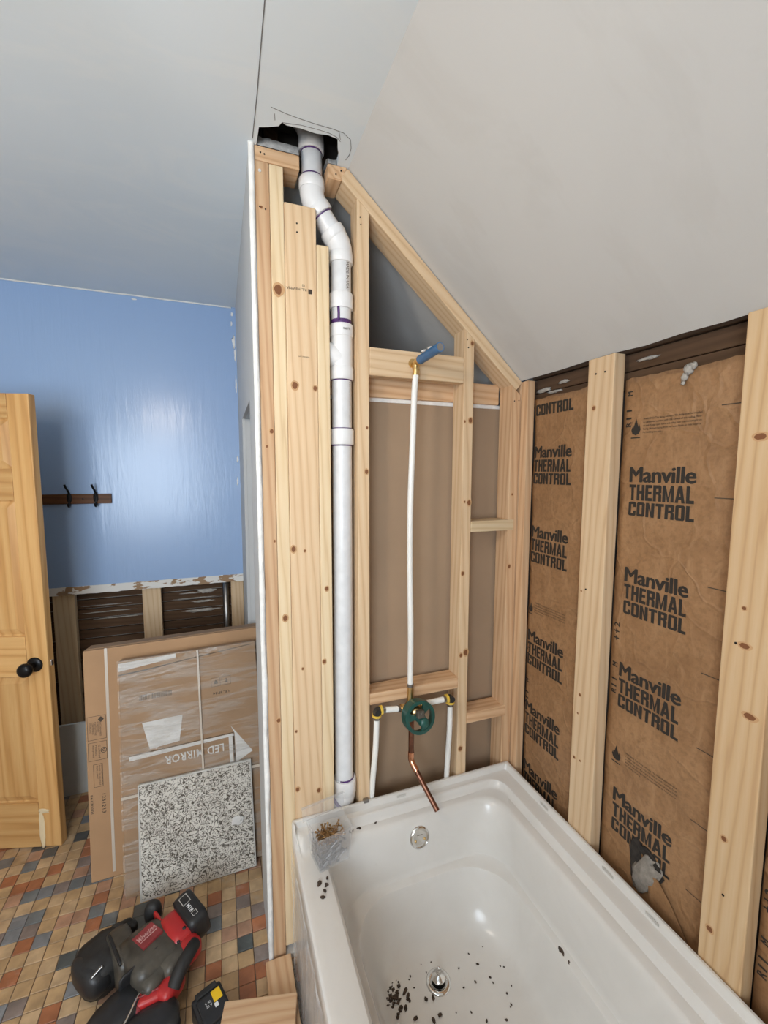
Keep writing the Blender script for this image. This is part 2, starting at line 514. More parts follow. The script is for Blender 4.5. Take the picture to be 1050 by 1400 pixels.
# floor slab and tiles
floor = put('floor', bm_box(XW-0.1, 0.2, YF-0.1, YB+0.25, -0.10, -0.0035), GROUT)
tag(floor, 'small square multicoloured tile floor', kind='structure')
TP = 0.0489
tile_cols = [('tan', (0.47, 0.305, 0.155), 56), ('buff', (0.52, 0.355, 0.20), 44), ('rosy', (0.42, 0.235, 0.145), 16), ('terracotta', (0.36, 0.135, 0.06), 24),
             ('slate', (0.155, 0.165, 0.165), 13), ('blue_grey', (0.20, 0.205, 0.21), 10), ('dark_slate', (0.08, 0.088, 0.085), 6), ('mauve', (0.23, 0.18, 0.155), 10)]
def m_tile(n, c):
    m = plain(n+'_floor_tile', c, 0.5, mottle=0.24, mscale=22, bmp=0.08)
    nt = m.node_tree; b = nt.nodes['Principled BSDF']
    src = b.inputs['Base Color'].links[0].from_socket
    ge = N(nt, 'ShaderNodeNewGeometry')
    d = noise_n(nt, ge.outputs['Position'], 5.0, 6, 0.65, 0.6)
    col = mixc(nt, ramp(nt, d, [(0.56, (0, 0, 0)), (0.64, (0.22, 0.22, 0.22)), (0.74, (0.75, 0.75, 0.75))]), src, (0.50, 0.46, 0.41))
    d2 = noise_n(nt, ge.outputs['Position'], 3.0, 4, 0.6, 0.3)
    col = mixc(nt, ramp(nt, d2, [(0.3, (0.45, 0.45, 0.45)), (0.5, (0, 0, 0))]), col, (0.16, 0.10, 0.07))
    nt.links.new(col, b.inputs['Base Color'])
    return m
tile_mats = [m_tile(n, c) for n, c, w in tile_cols]
tile_w = [w for *_, w in tile_cols]
def tile_bm(): return bm_box(-TP/2+0.0011, TP/2-0.0011, -TP/2+0.0011, TP/2-0.0011, -0.006, 0.0, 0.0012, 1)
tile_mesh = []
for m in tile_mats:
    me = bpy.data.meshes.new('tile'); b = tile_bm(); b.to_mesh(me); b.free(); me.materials.append(m); tile_mesh.append(me)
def seen_tile(x, y):
    if not (-1.93 < x < -0.885 and -0.15 < y < 1.05): return False
    if x > -1.50 and y > 0.55: return False               # behind the cartons
    if x > -1.36 and y > 0.44: return False
    if x > -1.31 and y > 0.41: return False
    if y > 0.80-(x+1.65)*0.30 and x < -1.66: return False # behind the door
    if -1.40 < x < -1.14 and 0.0 < y < 0.20: return False # under the vacuum
    return True
rest = bmesh.new()
cells = [(-0.9975+TP*i, 0.0525+TP*j) for i in range(-34, 19) for j in range(-48, 26)]
cells = [c for c in cells if XW < c[0] < 0.03 and YF < c[1] < YB+0.05]
near = set(sorted([c for c in cells if seen_tile(*c)], key=lambda c: (c[0]-CAM.x)**2+(c[1]-CAM.y)**2)[:299])
for x, y in cells:
    k = random.choices(range(8), tile_w)[0]
    dz = random.uniform(-0.0007, 0.0007)
    if (x, y) in near:
        put('tile', tile_mesh[k], None, floor, Matrix.Translation((x, y, dz)) @ Matrix.Rotation(random.uniform(-.02, .02), 4, 'Z'))
    else:
        vs = [rest.verts.new((x+sx*(TP/2-0.0011), y+sy*(TP/2-0.0011), dz+zz0)) for zz0 in (0.0, -0.006) for sx, sy in ((-1, -1), (1, -1), (1, 1), (-1, 1))]
        for q_ in ((0, 1, 2, 3), (0, 4, 5, 1), (1, 5, 6, 2), (2, 6, 7, 3), (3, 7, 4, 0)):
            f = rest.faces.new([vs[a] for a in q_]); f.material_index = k
ro = put('tile', rest, None, floor)
for m in tile_mats: ro.data.materials.append(m)
ro['kind'] = 'stuff'

# flat ceiling with a ragged hole round the vent pipe
def ceiling_mesh():
    b = bmesh.new()
    outer = [(XW, YF), (XS, YF), (XS, YB+0.2), (XW, YB+0.2)]
    hole = [(-0.858, -0.062), (-0.835, -0.071), (-0.812, -0.083), (-0.806, -0.098), (-0.795, -0.092), (-0.76, -0.095), (-0.72, -0.092), (-0.69, -0.098), (-0.664, -0.094),
            (-0.655, -0.06), (-0.642, -0.03), (-0.640, 0.004), (-0.64, 0.10), (-0.76, 0.105), (-0.858, 0.10), (-0.86, 0.0)]
    lo = [b.verts.new((x, y, H)) for x, y in outer]; li = [b.verts.new((x, y, H)) for x, y in hole]
    es = []
    for L in (lo, li):
        for i in range(len(L)): es.append(b.edges.new((L[i], L[(i+1) % len(L)])))
    bmesh.ops.triangle_fill(b, edges=es, use_beauty=True)
    fs = b.faces[:]
    r = bmesh.ops.extrude_face_region(b, geom=fs)
    for v in r['geom']:
        if isinstance(v, bmesh.types.BMVert): v.co.z += 0.022
    bmesh.ops.recalc_face_normals(b, faces=b.faces[:])
    return b
ceiling = put('ceiling', ceiling_mesh(), CEIL_PAINT)
tag(ceiling, 'flat grey plaster ceiling with a ragged hole cut for the vent pipe', kind='structure')
def ceiling_line(name, pts, r, mat):
    return put(name, tube([(x, y, H-0.0004) for x, y in pts], r, 6), mat, ceiling)
ceiling_line('seam_crack', [(-0.871+0.0012*math.sin(i*1.7), -0.02-0.14*i) for i in range(16)], 0.0011, PENCIL)
ceiling_line('pencil_line', [(-0.836, -0.135), (-0.80, -0.128), (-0.76, -0.124), (-0.72, -0.122), (-0.685, -0.122), (-0.655, -0.119), (-0.632, -0.104), (-0.622, -0.075), (-0.620, -0.05), (-0.624, -0.028)], 0.0007, PENCIL)
ceiling_line('pencil_line', [(-0.805, -0.098), (-0.76, -0.106), (-0.72, -0.107), (-0.69, -0.106), (-0.668, -0.10), (-0.655, -0.088)], 0.0006, PENCIL)
ceiling_line('pencil_line', [(-0.826, -0.118), (-0.824, -0.106), (-0.823, -0.099)], 0.0007, PENCIL)
ceiling_line('pencil_line', [(-0.668, -0.122), (-0.662, -0.108), (-0.657, -0.095)], 0.0007, PENCIL)
# roof void above the hole, its gloom put into the colour, with a joist and rubble on the ceiling back
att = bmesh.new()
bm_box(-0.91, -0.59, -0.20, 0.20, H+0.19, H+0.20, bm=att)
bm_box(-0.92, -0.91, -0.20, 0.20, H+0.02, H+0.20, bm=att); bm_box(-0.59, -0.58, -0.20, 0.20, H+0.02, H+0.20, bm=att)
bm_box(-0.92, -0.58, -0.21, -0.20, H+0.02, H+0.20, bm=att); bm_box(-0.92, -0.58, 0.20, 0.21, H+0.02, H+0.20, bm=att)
put('roof_void', att, HOLLOW_SHADE, ceiling)
RUBBLE = plain('pale_plaster_rubble', (0.55, 0.55, 0.54), 0.9, mottle=0.3, mscale=50, bmp=0.6)
def rubble(x0, x1, z1, sd):
    b = bmesh.new(); n = 16; cols = []
    for i in range(n+1):
        x = x0+(x1-x0)*i/n
        zt_ = z1+0.008*mnoise.noise(Vector((x*45, sd, 0)))
        yf_ = 0.006+0.006*mnoise.noise(Vector((x*60, sd, 4)))
        cols.append([b.verts.new(p) for p in ((x, 0.0005, H+0.0005), (x, yf_, H+0.015), (x, yf_+0.004, zt_-0.006), (x, yf_+0.014, zt_), (x, 0.09, zt_))])
    for i in range(n):
        for k in range(4): b.faces.new((cols[i][k], cols[i+1][k], cols[i+1][k+1], cols[i][k+1]))
    bmesh.ops.recalc_face_normals(b, faces=b.faces[:])
    put('plaster_rubble', b, RUBBLE, ceiling, None, True)
rubble(-0.8575, -0.748, H+0.034, 1.0); rubble(-0.667, -0.642, H+0.022, 5.0)
lumber('attic_joist', -0.83, -0.79, 0.10, 0.15, H+0.023, H+0.18, OLD_WOOD, ceiling, 'y')

slope = thing('ceiling_slope', (XS, 0, H), 'sloping white plaster ceiling over the bathtub', kind='structure')
XE = 0.075
b = bmesh.new()
ny = 40
rows = []
for i in range(ny+1):
    y = YF + (YB+0.2-YF)*i/ny
    xe = XE if y > 0.09 else 0.012 + 0.006*mnoise.noise(Vector((y*9, 0, 3))) + 0.004*mnoise.noise(Vector((y*31, 2, 1)))
    rows.append((b.verts.new((XS, y, H)), b.verts.new(((XS+xe)/2, y, zslope((XS+xe)/2))), b.verts.new((xe, y, zslope(xe)))))
for i in range(ny):
    for k in range(2): b.faces.new((rows[i][k], rows[i+1][k], rows[i+1][k+1], rows[i][k+1]))
r = bmesh.ops.extrude_face_region(b, geom=b.faces[:])
for v in r['geom']:
    if isinstance(v, bmesh.types.BMVert): v.co += Vector((0.016, 0, 0.018))
bmesh.ops.recalc_face_normals(b, faces=b.faces[:])
put('plaster_sheet', b, SLOPE_PAINT, slope)

# blue wall at the far end, stripped below 0.95 m
wall_far = thing('wall_far', (-1.5, YB, 0), 'blue painted wall stripped to lath and studs below', kind='structure')
put('blue_plaster', bm_box(XW, -0.8775, YB, YB+0.013, 0.978, H), BLUE_PAINT, wall_far)
strip = bmesh.new()
nx = 90
top = []; bot = []
for i in range(nx+1):
    x = XW + (-0.878-XW)*i/nx
    top.append((x, 0.984+0.002*mnoise.noise(Vector((x*30, 0, 0))))); bot.append((x, 0.944+0.005*mnoise.noise(Vector((x*25, 5, 0)))))
for i in range(nx):
    strip.faces.new([strip.verts.new((p[0], 0, p[1])) for p in (top[i], bot[i], bot[i+1], top[i+1])])
bmesh.ops.remove_doubles(strip, verts=strip.verts[:], dist=1e-5)
r = bmesh.ops.extrude_face_region(strip, geom=strip.faces[:])
for v in r['geom']:
    if isinstance(v, bmesh.types.BMVert): v.co.y += 0.012
bmesh.ops.recalc_face_normals(strip, faces=strip.faces[:])
put('torn_edge_strip', strip, TORN, wall_far, Matrix.Translation((0, YB-0.0025, 0)))
for x0, x1 in ((-1.775, -1.683), (-1.384, -1.296), (-0.945, -0.879), (-2.2, -2.11)):
    lumber('stud', x0, x1, YB+0.016, YB+0.054, 0.0, 1.05, PINE if x0 > -1.5 else PINE_PALE, wall_far)
z = 0.0; k = 0
while z < 1.04:
    hgt = 0.047+0.004*math.sin(k*2.3)
    o = lumber('lath_plank', XW, -0.80, YB+0.062+0.003*(k % 2), YB+0.08, z, z+hgt, OLD_WOOD, wall_far, 'x', 0.002)
    z += hgt+0.006; k += 1
put('backing_plaster', bm_box(XW, -0.8, YB+0.081, YB+0.1, 0, 1.05), PLASTER, wall_far)
put('conduit', tube([(-0.973, YB+0.05, 0.3), (-0.973, YB+0.05, 1.0)], 0.017, 12), STEEL, wall_far, None, True)
for x, z0, w, hh in ((-1.07, 0.888, 0.045, 0.012), (-1.15, 0.884, 0.06, 0.003), (-1.09, 0.832, 0.05, 0.005), (-1.10, 0.780, 0.09, 0.009), (-1.5, 0.79, 0.10, 0.0025), (-1.55, 0.862, 0.10, 0.002), (-1.54, 0.826, 0.11, 0.002), (-1.12, 0.855, 0.10, 0.002)):
    put('plaster_key', blob(w, 0.006, hh, 2.0, jitter=0.7, seed=int(w*100+z0*50)), PLASTER, wall_far, Matrix.Translation((x, YB+0.062, z0)), True)
put('caulk_line', tube([(XW+0.05*i, YB-0.001, H-0.003+0.002*mnoise.noise(Vector((i*0.7, 0, 0)))) for i in range(34)], 0.0035, 6), GYP_EDGE, wall_far, None, True)
for k, (x, z, a, c) in enumerate(((-0.896, 2.38, 0.006, 0.010), (-0.90, 2.33, 0.004, 0.012), (-0.892, 2.24, 0.008, 0.030), (-0.886, 2.17, 0.005, 0.030), (-0.889, 1.62, 0.005, 0.016), (-0.893, 1.50, 0.004, 0.02), (-0.886, 2.02, 0.004, 0.04), (-1.35, 2.395, 0.012, 0.004))):
    put('paint_scuff', blob(a, 0.0012, c, 2, 12, 8, jitter=0.7, seed=k+11), GYP_EDGE, wall_far, Matrix.Translation((x, YB, z)), True)
put('white_board', bm_box(-1.95, -1.62, 1.075, 1.088, 0.0, 0.355, 0.001), WHITE_BOARD, wall_far)

# room walls that the photograph does not show
wl_ = put('wall_left', bm_box(XW-0.1, XW, YF-0.1, YB+0.2, 0, H), ROOM_PAINT); tag(wl_, 'cream wall on the left', kind='structure')
WX0, WX1, WZ0, WZ1 = -2.35, -1.25, 0.88, 2.02
wall_back = thing('wall_back', (-1.8, YF, 0), 'cream wall behind the photographer with a window', kind='structure')
for a in ((XW, WX0, 0, H), (WX1, 0.12, 0, H), (WX0, WX1, 0, WZ0), (WX0, WX1, WZ1, H)):
    put('plaster_panel', bm_box(a[0], a[1], YF-0.1, YF, a[2], a[3]), ROOM_PAINT, wall_back)
win = thing('window_1', (-1.8, YF, WZ0), 'window in the wall behind the photographer', kind='structure')
fr = bmesh.new()
for a in ((WX0, WX0+0.04, WZ0, WZ1), (WX1-0.04, WX1, WZ0, WZ1), (WX0+0.04, WX1-0.04, WZ0, WZ0+0.04), (WX0+0.04, WX1-0.04, WZ1-0.04, WZ1), (WX0+0.04, WX1-0.04, 1.43, 1.47)):
    bm_box(a[0], a[1], YF-0.06, YF-0.02, a[2], a[3], 0.003, 1, fr)
put('window_frame', fr, WHITE_BOARD, win)
for z0, z1 in ((WZ0+0.04, 1.43), (1.47, WZ1-0.04)):
    put('pane', bm_box(WX0+0.04, WX1-0.04, YF-0.045, YF-0.041, z0, z1), PANE, win)

# return wall between the framed wall and the blue wall, with a closet doorway
XR = -0.879
wall_return = thing('wall_return', (XR, 0.1, 0), 'narrow pale return wall with a dark closet doorway', kind='structure')
ret = bmesh.new()
bm_box(XR, XR+0.013, 0.0, 0.25, 0.0, H, bm=ret)
bm_box(XR, XR+0.013, 0.80, YB, 0.0, H, bm=ret)
bm_box(XR, XR+0.013, 0.25, 0.80, 1.79, H, bm=ret)
put('wallboard', ret, RETURN_PAINT, wall_return)
put('near_jamb', bm_box(XR+0.0135, XR+0.10, 0.09, 0.249, 0, 1.79), GYP_EDGE, wall_return)
put('far_jamb', bm_box(XR+0.0135, XR+0.10, 0.801, 0.93, 0, 1.79), RETURN_PAINT, wall_return)
put('door_head', bm_box(XR+0.0135, XR+0.10, 0.25, 0.80, 1.791, 1.90), CEIL_PAINT, wall_return)
# rough cut board edge facing the room
edge = bmesh.new(); nz = 120; cols = []
for i in range(nz+1):
    z = H*i/nz
    j = 0.0035*mnoise.noise(Vector((z*7, 1, 2))) + 0.002*mnoise.noise(Vector((z*40, 4, 2)))
    j2 = 0.003*mnoise.noise(Vector((z*16, 7, 9)))
    cols.append((edge.verts.new((XR-0.001, 0.0, z)), edge.verts.new((XR-0.003+j2*0.3, -0.006+j2, z)), edge.verts.new((XR+0.010+j, -0.007+j2, z)), edge.verts.new((XR+0.012+j, 0.001, z))))
for i in range(nz):
    for k in range(3): edge.faces.new((cols[i][k], cols[i][k+1], cols[i+1][k+1], cols[i+1][k]))
bmesh.ops.recalc_face_normals(edge, faces=edge.faces[:])
put('board_edge', edge, GYP_EDGE, wall_return, None, True)
# closet behind the framed wall, its shade put into the wall colour
closet = thing('wall_closet', (-0.4, YB, 0), 'blue closet wall with painted-in shade seen through the framing', kind='structure')
put('closet_back', bm_box(-0.8655, 0.2, YB, YB+0.05, 0, H), SHADED_CLOSET, closet)
put('closet_side', bm_box(0.06, 0.16, 0.10, YB, 0, H), SHADED_CLOSET, closet)

# ---------------------------------------------------------------- framed plumbing wall
D = 0.086
FB = thing('wall_middle', (-0.43, 0, 0), 'open timber framed wall holding the plumbing behind the bathtub', kind='structure')
S = lambda *a, **k: lumber('stud', *a, parent=FB, **k)
S(-0.866, -0.829, 0, D, 0.02, H-0.038, mat=PINE_WARM)
S(-0.8285, -0.7915, 0.001, D, 0.05, H-0.0385, mat=PINE_PALE)
S(-0.791, -0.7035, 0.0, 0.038, 0.02, 2.288, mat=PINE, label='wide pale board set flat beside the pipe')
S(-0.703, -0.667, 0.0, D, 0.02, 2.193, mat=PINE_PALE)
def raked(x0, x1, mat, label=None):
    zt_ = zslope(x1)-0.0525
    o = lumber('stud', x0, x1, 0.0, 0.07, 0.02, zt_, mat, FB)
    for v in o.data.vertices:
        if v.co.z > (zt_-0.02)/2-0.01: v.co.z += SL*((x1-x0)/2-v.co.x)
    return o
raked(-0.583, -0.546, PINE)
raked(-0.219, -0.182, PINE)
raked(-0.030, 0.0075, PINE_WARM)
S(0.0085, 0.056, 0.002, 0.086, 0.02, 1.862, mat=PINE_WARM)
lumber('sole_plate', -0.866, -0.60, 0.0, D, 0.0, 0.0195, GYP_EDGE, FB, 'x')
lumber('top_plate', -0.866, -0.747, 0, D, H-0.0375, H-0.0005, PINE_WARM, FB, 'x')
# plate beyond the pipe with a mitred end, and the raking plate under the slope
b = prism([(-0.668, H-0.0005), (-0.668, H-0.0385), (-0.628, H-0.0385), (-0.611, H-0.0005)], 0.089, 0.002)
put('top_plate', b, PINE_WARM, FB, basis((0, 0, 0), (1, 0, 0), (0, 0, 1), (0, -1, 0)))
d = Vector((1, 0, -SL)).normalized(); nrm = Vector((-d.z, 0, d.x)) * -1   # nrm points down-left, under the slope
p0 = Vector((-0.609, D/2, H-0.001)) ; L = (Vector((0.006, D/2, zslope(0.006))) - p0).length
mwr = basis(p0 + d*L/2 + nrm*0.0195, nrm, nrm.cross(d)*-1, d)
if mwr.to_3x3().determinant() < 0: mwr = basis(p0 + d*L/2 + nrm*0.0195, nrm, nrm.cross(d), d)
put('raking_plate', bm_box(-0.0185, 0.0185, -D/2, D/2, -L/2, L/2+0.012, 0.003), PINE, FB, mwr)
lumber('blocking', -0.5455, -0.2195, 0.0, 0.038, 1.846, 1.929, PINE, FB, 'x')
lumber('back_blocking', -0.666, -0.032, 0.071, 0.106, 1.795, 1.865, PINE_WARM, FB, 'x')
lumber('blocking', -0.5455, -0.2195, 0.0, 0.068, 0.80, 0.838, PINE_WARM, FB, 'x', label='low reddish block behind the shower valve')
lumber('blocking', -0.1815, -0.006, -0.002, 0.068, 1.350, 1.388, PINE_PALE, FB, 'x')
lumber('blocking', -0.1815, -0.018, -0.002, 0.068, 0.660, 0.698, PINE_WARM, FB, 'x')
put('backing_board', bm_box(-0.79, 0.055, 0.0865, 0.099, 0.0, 1.782), GYP_PAPER, FB)
put('board_top_edge', bm_box(-0.70, 0.0, 0.083, 0.0995, 1.782, 1.795, 0.001, 1), GYP_EDGE, FB)
def stamp(lines, o, X, Y, w, parent, mat=INK_SOFT, bold=0.0):
    ms = []
    yy = 0
    for s, hh in lines:
        m = text_mesh(s, None, hh, bold); 
        shift(m, 0, yy); ms.append(m); yy -= hh*1.6
    X = Vector(X); Y = Vector(Y)
    return put('grade_stamp', join_meshes(ms), mat, parent, basis(o, X, Y, X.cross(Y)))
stamp([('R.L. NEWMA', 0.007), ('115', 0.007)], (-0.733, -0.0008, 2.068), (-1, 0, 0), (0, 0, -1), 0.04, FB)
stamp([('WARNING 2X4-8', 0.003)], (-0.727, -0.0008, 1.883), (-1, 0, 0), (0, 0, -1), 0.03, FB)
put('grade_stamp', flat([(0, 0), (0.011, 0), (0.011, 0.013), (0, 0.013)]), INK_SOFT, FB, basis((-0.728, -0.0008, 2.055), (1, 0, 0), (0, 0, 1), (0, -1, 0)))
def nail(o, dr, r=0.0022, parent=FB):
    put('nail_head', lathe([(0, 0.0008), (r, 0.0006), (r, -0.002)], 8), BLACK_METAL, parent, axis_mat(o, dr))
for p in ((-0.85, 2.398), (-0.84, 2.396), (-0.63, 2.402), (-0.645, 2.39), (-0.855, 2.262), (-0.84, 2.258), (-0.757, 2.238), (-0.757, 2.215), (-0.574, 2.29), (-0.572, 2.27), (-0.21, 1.985), (-0.205, 1.96), (-0.018, 1.80), (0.0, 1.802), (-0.02, 1.365), (-0.012, 1.372)):
    nail((p[0], -0.0006, p[1]), (0, -1, 0))
put('plastic_plug', lathe([(0, 0.001), (0.004, 0.0008), (0.004, -0.002)], 12), PRINT_WHITE, FB, axis_mat((-0.853, -0.0006, 2.352), (0, -1, 0)))

# ---------------------------------------------------------------- right wall
WR = thing('wall_right', (0.02, -0.5, 0), 'right hand knee wall with flat set studs over paper faced insulation', kind='structure')
lumber('stud', 0.0, 0.038, -0.389, -0.302, 0.02, 1.868, PINE, WR)
lumber('stud', 0.0, 0.038, -0.781, -0.694, 0.02, 1.868, PINE_GOLD, WR)
lumber('stud', 0.0, 0.038, -1.19, -1.10, 0.02, 1.868, PINE, WR)
lumber('stud', 0.0085, 0.038, -0.036, -0.002, 0.02, 1.865, PINE_WARM, WR)
for a in ((0.010, -0.33), (0.010, -0.36)):
    nail((-0.0006, a[1], 1.825), (-1, 0, 0), 0.0025, WR)
for y, z in ((-0.72, 1.21), (-0.735, 0.66), (-0.33, 1.22)):
    nail((-0.0006, y, z), (-1, 0, 0), 0.0025, WR)
zz = 1.775
for k, hh in enumerate((0.05, 0.048, 0.04)):
    lumber('lath_plank', 0.056+0.004*(k % 2), 0.075, -2.3, 0.0, zz, zz+hh-0.003, OLD_WOOD, WR, 'y', 0.003); zz += hh
lumber('lath_plank', 0.05, 0.062, -2.3, 0.0, zz, zz+0.03, OLD_WOOD, WR, 'y', 0.003)
put('sheathing', bm_box(0.095, 0.14, YF, 0.09, 0.0, 1.93), HOLLOW_SHADE, WR)
for y, z, a, c in ((-0.06, 1.83, 0.03, 0.006), (-0.11, 1.818, 0.03, 0.004), (-0.15, 1.842, 0.02, 0.005), (-0.44, 1.846, 0.03, 0.004)):
    put('plaster_key', blob(0.004, a, c, 2.0, jitter=0.6, seed=int(a*900+z*70)), PLASTER, WR, Matrix.Translation((0.055, y, z)), True)

def paper_x(y, z, y0, y1, seed):
    e = max(0, min(y-y0, y1-y)/(y1-y0)*2)
    return 0.041 - 0.0035*math.sin(min(1, e*1.3)*PI/2) + 0.0032*mnoise.noise(Vector((y*12, z*8, seed))) + 0.0006*mnoise.noise(Vector((y*30, z*20, seed+4)))
BAY = {}
def batt(y0, y1, ztop, label, seed):
    t = thing('insulation_batt', (0.04, (y0+y1)/2, 0), label, 'insulation', 'insulation batts between the studs')
    b = bmesh.new(); ny, nz = 16, 70; g = []
    for j in range(nz+1):
        row = []
        for i in range(ny+1):
            y = y0+(y1-y0)*i/ny; z = 0.02+(ztop-0.02)*j/nz
            e = min(i, ny-i)/ny*2
            x = paper_x(y, z, y0, y1, seed)
            if j == nz: z += 0.004*mnoise.noise(Vector((y*40, 1, seed))) + 0.006*mnoise.noise(Vector((y*11, 3, seed)))
            row.append(b.verts.new((x, y, z)))
        g.append(row)
    for j in range(nz):
        for i in range(ny): b.faces.new((g[j][i], g[j+1][i], g[j+1][i+1], g[j][i+1]))
    r = bmesh.ops.extrude_face_region(b, geom=b.faces[:])
    for v in r['geom']:
        if isinstance(v, bmesh.types.BMVert): v.co.x = 0.050
    bmesh.ops.recalc_face_normals(b, faces=b.faces[:])
    put('kraft_facing', b, KRAFT, t, None, True)
    BAY[t.name] = (y0, y1, seed)
    put('wool_core', bm_box(0.0501, 0.09, y0, y1, 0.02, ztop-0.01), GLASS_WOOL, t)
    return t
XPR = 0.0355      # print lies just proud of the paper
def paper_print(name, bm_, mat, t, y, z, rot=False):
    """flat lettering laid onto the rippled paper; left edge at y, baseline at z; rot: reading upwards"""
    y0, y1, seed = BAY[t.name]
    if not isinstance(bm_, bmesh.types.BMesh):
        b_ = bmesh.new(); b_.from_mesh(bm_); bpy.data.meshes.remove(bm_); bm_ = b_
    for v in bm_.verts:
        a, c = v.co.x, v.co.y
        yy, zz2 = (y-a, z+c) if not rot else (y+c, z+a)
        v.co = Vector((paper_x(yy, zz2, y0, y1, seed)-0.0009, yy, zz2))
    bmesh.ops.recalc_face_normals(bm_, faces=bm_.faces[:])
    for f in bm_.faces:
        if f.normal.x > 0: f.normal_flip()
    return put(name, bm_, mat, t)
def bold_text(s_, w, h, e=0.0011, space=0.95):
    ms = []
    for dx, dy in ((0, 0), (e, 0), (-e, 0), (0, e*0.55), (0, -e*0.55), (e*0.8, e*0.4), (-e*0.8, -e*0.4)):
        ms.append(shift(text_mesh(s_, w-2*e, h-e, 0.0, space=space), e+dx, e*0.5+dy))
    b_ = join_meshes(ms); m_ = bpy.data.meshes.new('lettering'); b_.to_mesh(m_); b_.free(); return m_
def block_text(s_, w, h, gap=0.12):
    """heavy condensed capitals cut from straight strokes"""
    b_ = bmesh.new(); V, Hs = 0.36, 0.19
    def q(*p): b_.faces.new([b_.verts.new((ox+a*cw, c*h, 0)) for a, c in p])
    def rect(x0, y0, x1, y1): q((x0, y0), (x1, y0), (x1, y1), (x0, y1))
    wid = {'M': 1.3, 'A': 1.12, 'L': 0.85, 'E': 0.85, 'T': 0.95}
    tot = sum(wid.get(c, 1.0) for c in s_)+gap*(len(s_)-1); u = w/tot; ox = 0.0
    for ch in s_:
        cw = u*wid.get(ch, 1.0); v = V/wid.get(ch, 1.0)
        if ch == 'T': rect(0, 1-Hs, 1, 1); rect(0.5-v/2, 0, 0.5+v/2, 1-Hs)
        elif ch == 'H': rect(0, 0, v, 1); rect(1-v, 0, 1, 1); rect(v, 0.43, 1-v, 0.43+Hs)
        elif ch == 'E': rect(0, 0, v, 1); rect(v, 0, 1, Hs); rect(v, 1-Hs, 1, 1); rect(v, 0.43, 0.92, 0.43+Hs*0.9)
        elif ch == 'L': rect(0, 0, v, 1); rect(v, 0, 1, Hs)
        elif ch == 'M': rect(0, 0, v, 1); rect(1-v, 0, 1, 1); q((v, 1), (v, 0.62), (0.5-0.07, 0), (0.5, 0), (0.5, 0.30)); q((1-v, 1), (0.5, 0.30), (0.5, 0), (0.5+0.07, 0), (1-v, 0.62))
        elif ch == 'N': rect(0, 0, v, 1); rect(1-v, 0, 1, 1); q((v, 1), (v, 0.62), (1-v, 0), (1-v, 0.38))
        elif ch == 'A': q((0, 0), (v, 0), (0.5+v*0.35, 1), (0.5-v*0.55, 1)); q((1, 0), (1-v, 0), (0.5-v*0.35, 1), (0.5+v*0.55, 1)); rect(0.24, 0.20, 0.76, 0.20+Hs*0.85)
        elif ch == 'R': rect(0, 0, v, 1); rect(v, 1-Hs, 0.86, 1); rect(v, 0.42, 0.86, 0.42+Hs); q((1-v, 0.47), (1, 0.54), (1, 0.92), (0.86, 1), (1-v, 1)); q((0.60, 0.44), (0.88, 0.5), (1.0, 0.40), (1.0, 0), (1-v, 0), (1-v, 0.36))
        elif ch in 'OC':
            q((0, 0.08), (0.14, 0), (v, 0), (v, 1), (0.14, 1), (0, 0.92)); rect(v, 0, 1-v, Hs*0.9); rect(v, 1-Hs*0.9, 1-v, 1)
            if ch == 'O': q((1, 0.08), (0.86, 0), (1-v, 0), (1-v, 1), (0.86, 1), (1, 0.92))
            else: q((1-v, 1), (0.86, 1), (1, 0.92), (1, 0.64), (1-v, 0.64)); q((1-v, 0), (0.86, 0), (1, 0.08), (1, 0.38), (1-v, 0.38))
        ox += cw+u*gap
    m_ = bpy.data.meshes.new('lettering'); b_.to_mesh(m_); b_.free(); return m_
def on_paper(y, z): return basis((XPR-0.002, y, z), (0, -1, 0), (0, 0, 1), (-1, 0, 0))
brand = None
def brand_print(t, y, z, skip=None, only=None):
    """three lines of lettering, left edge at y, top at z"""
    ms = []
    if not only:
        ms.append(shift(bold_text('Manville', 0.174, 0.040, 0.0020, 0.96), 0, -0.040))
        ms.append(shift(block_text('THERMAL', 0.170, 0.0405), 0.001, -0.0860))
    if not skip:
        ms.append(shift(block_text('CONTROL', 0.172, 0.0365), 0.001, -0.1275))
    return paper_print('brand_lettering', join_meshes(ms), INK, t, y, z)
def flame(t, y, z, s=1.0):
    pts = [(0, 0), (-0.010, 0.004), (-0.014, 0.014), (-0.010, 0.024), (-0.009, 0.017), (-0.004, 0.030), (0.0, 0.044), (0.003, 0.032), (0.008, 0.020), (0.010, 0.028), (0.014, 0.014), (0.010, 0.004)]
    paper_print('flame_symbol', flat([(a*s, c*s) for a, c in pts]), INK, t, y, z)
    paper_print('flame_symbol', flat([(-0.014*s, -0.008*s), (0.014*s, -0.008*s), (0.014*s, -0.005*s), (-0.014*s, -0.005*s)]), INK, t, y, z)
def warning(t, y, z):
    ms = []
    for k, s in enumerate(('WARNING! This facing will burn. The facing must be installed', 'in substantial contact with the surface of the ceiling, floor', 'or wall. Keep open flame and other heat sources away from', 'facing. Protect facing from any open flame or heat source.', 'For building use only.')):
        ms.append(shift(text_mesh(s, 0.145 if k < 4 else 0.05, 0.0062, 0.0), 0, -0.0085*k))
    paper_print('warning_lettering', join_meshes(ms), INK, t, y, z)
def side_code(t, s, y, z, ln):
    p_ = 0
    for ch in s:
        if ch != ' ': paper_print('code_lettering', bold_text(ch, 0.0130 if ch != '1' else 0.0048, 0.0170, 0.0007 if ch != '1' else 0.0003), INK, t, y, z+ln*p_/len(s), True)
        p_ += 1
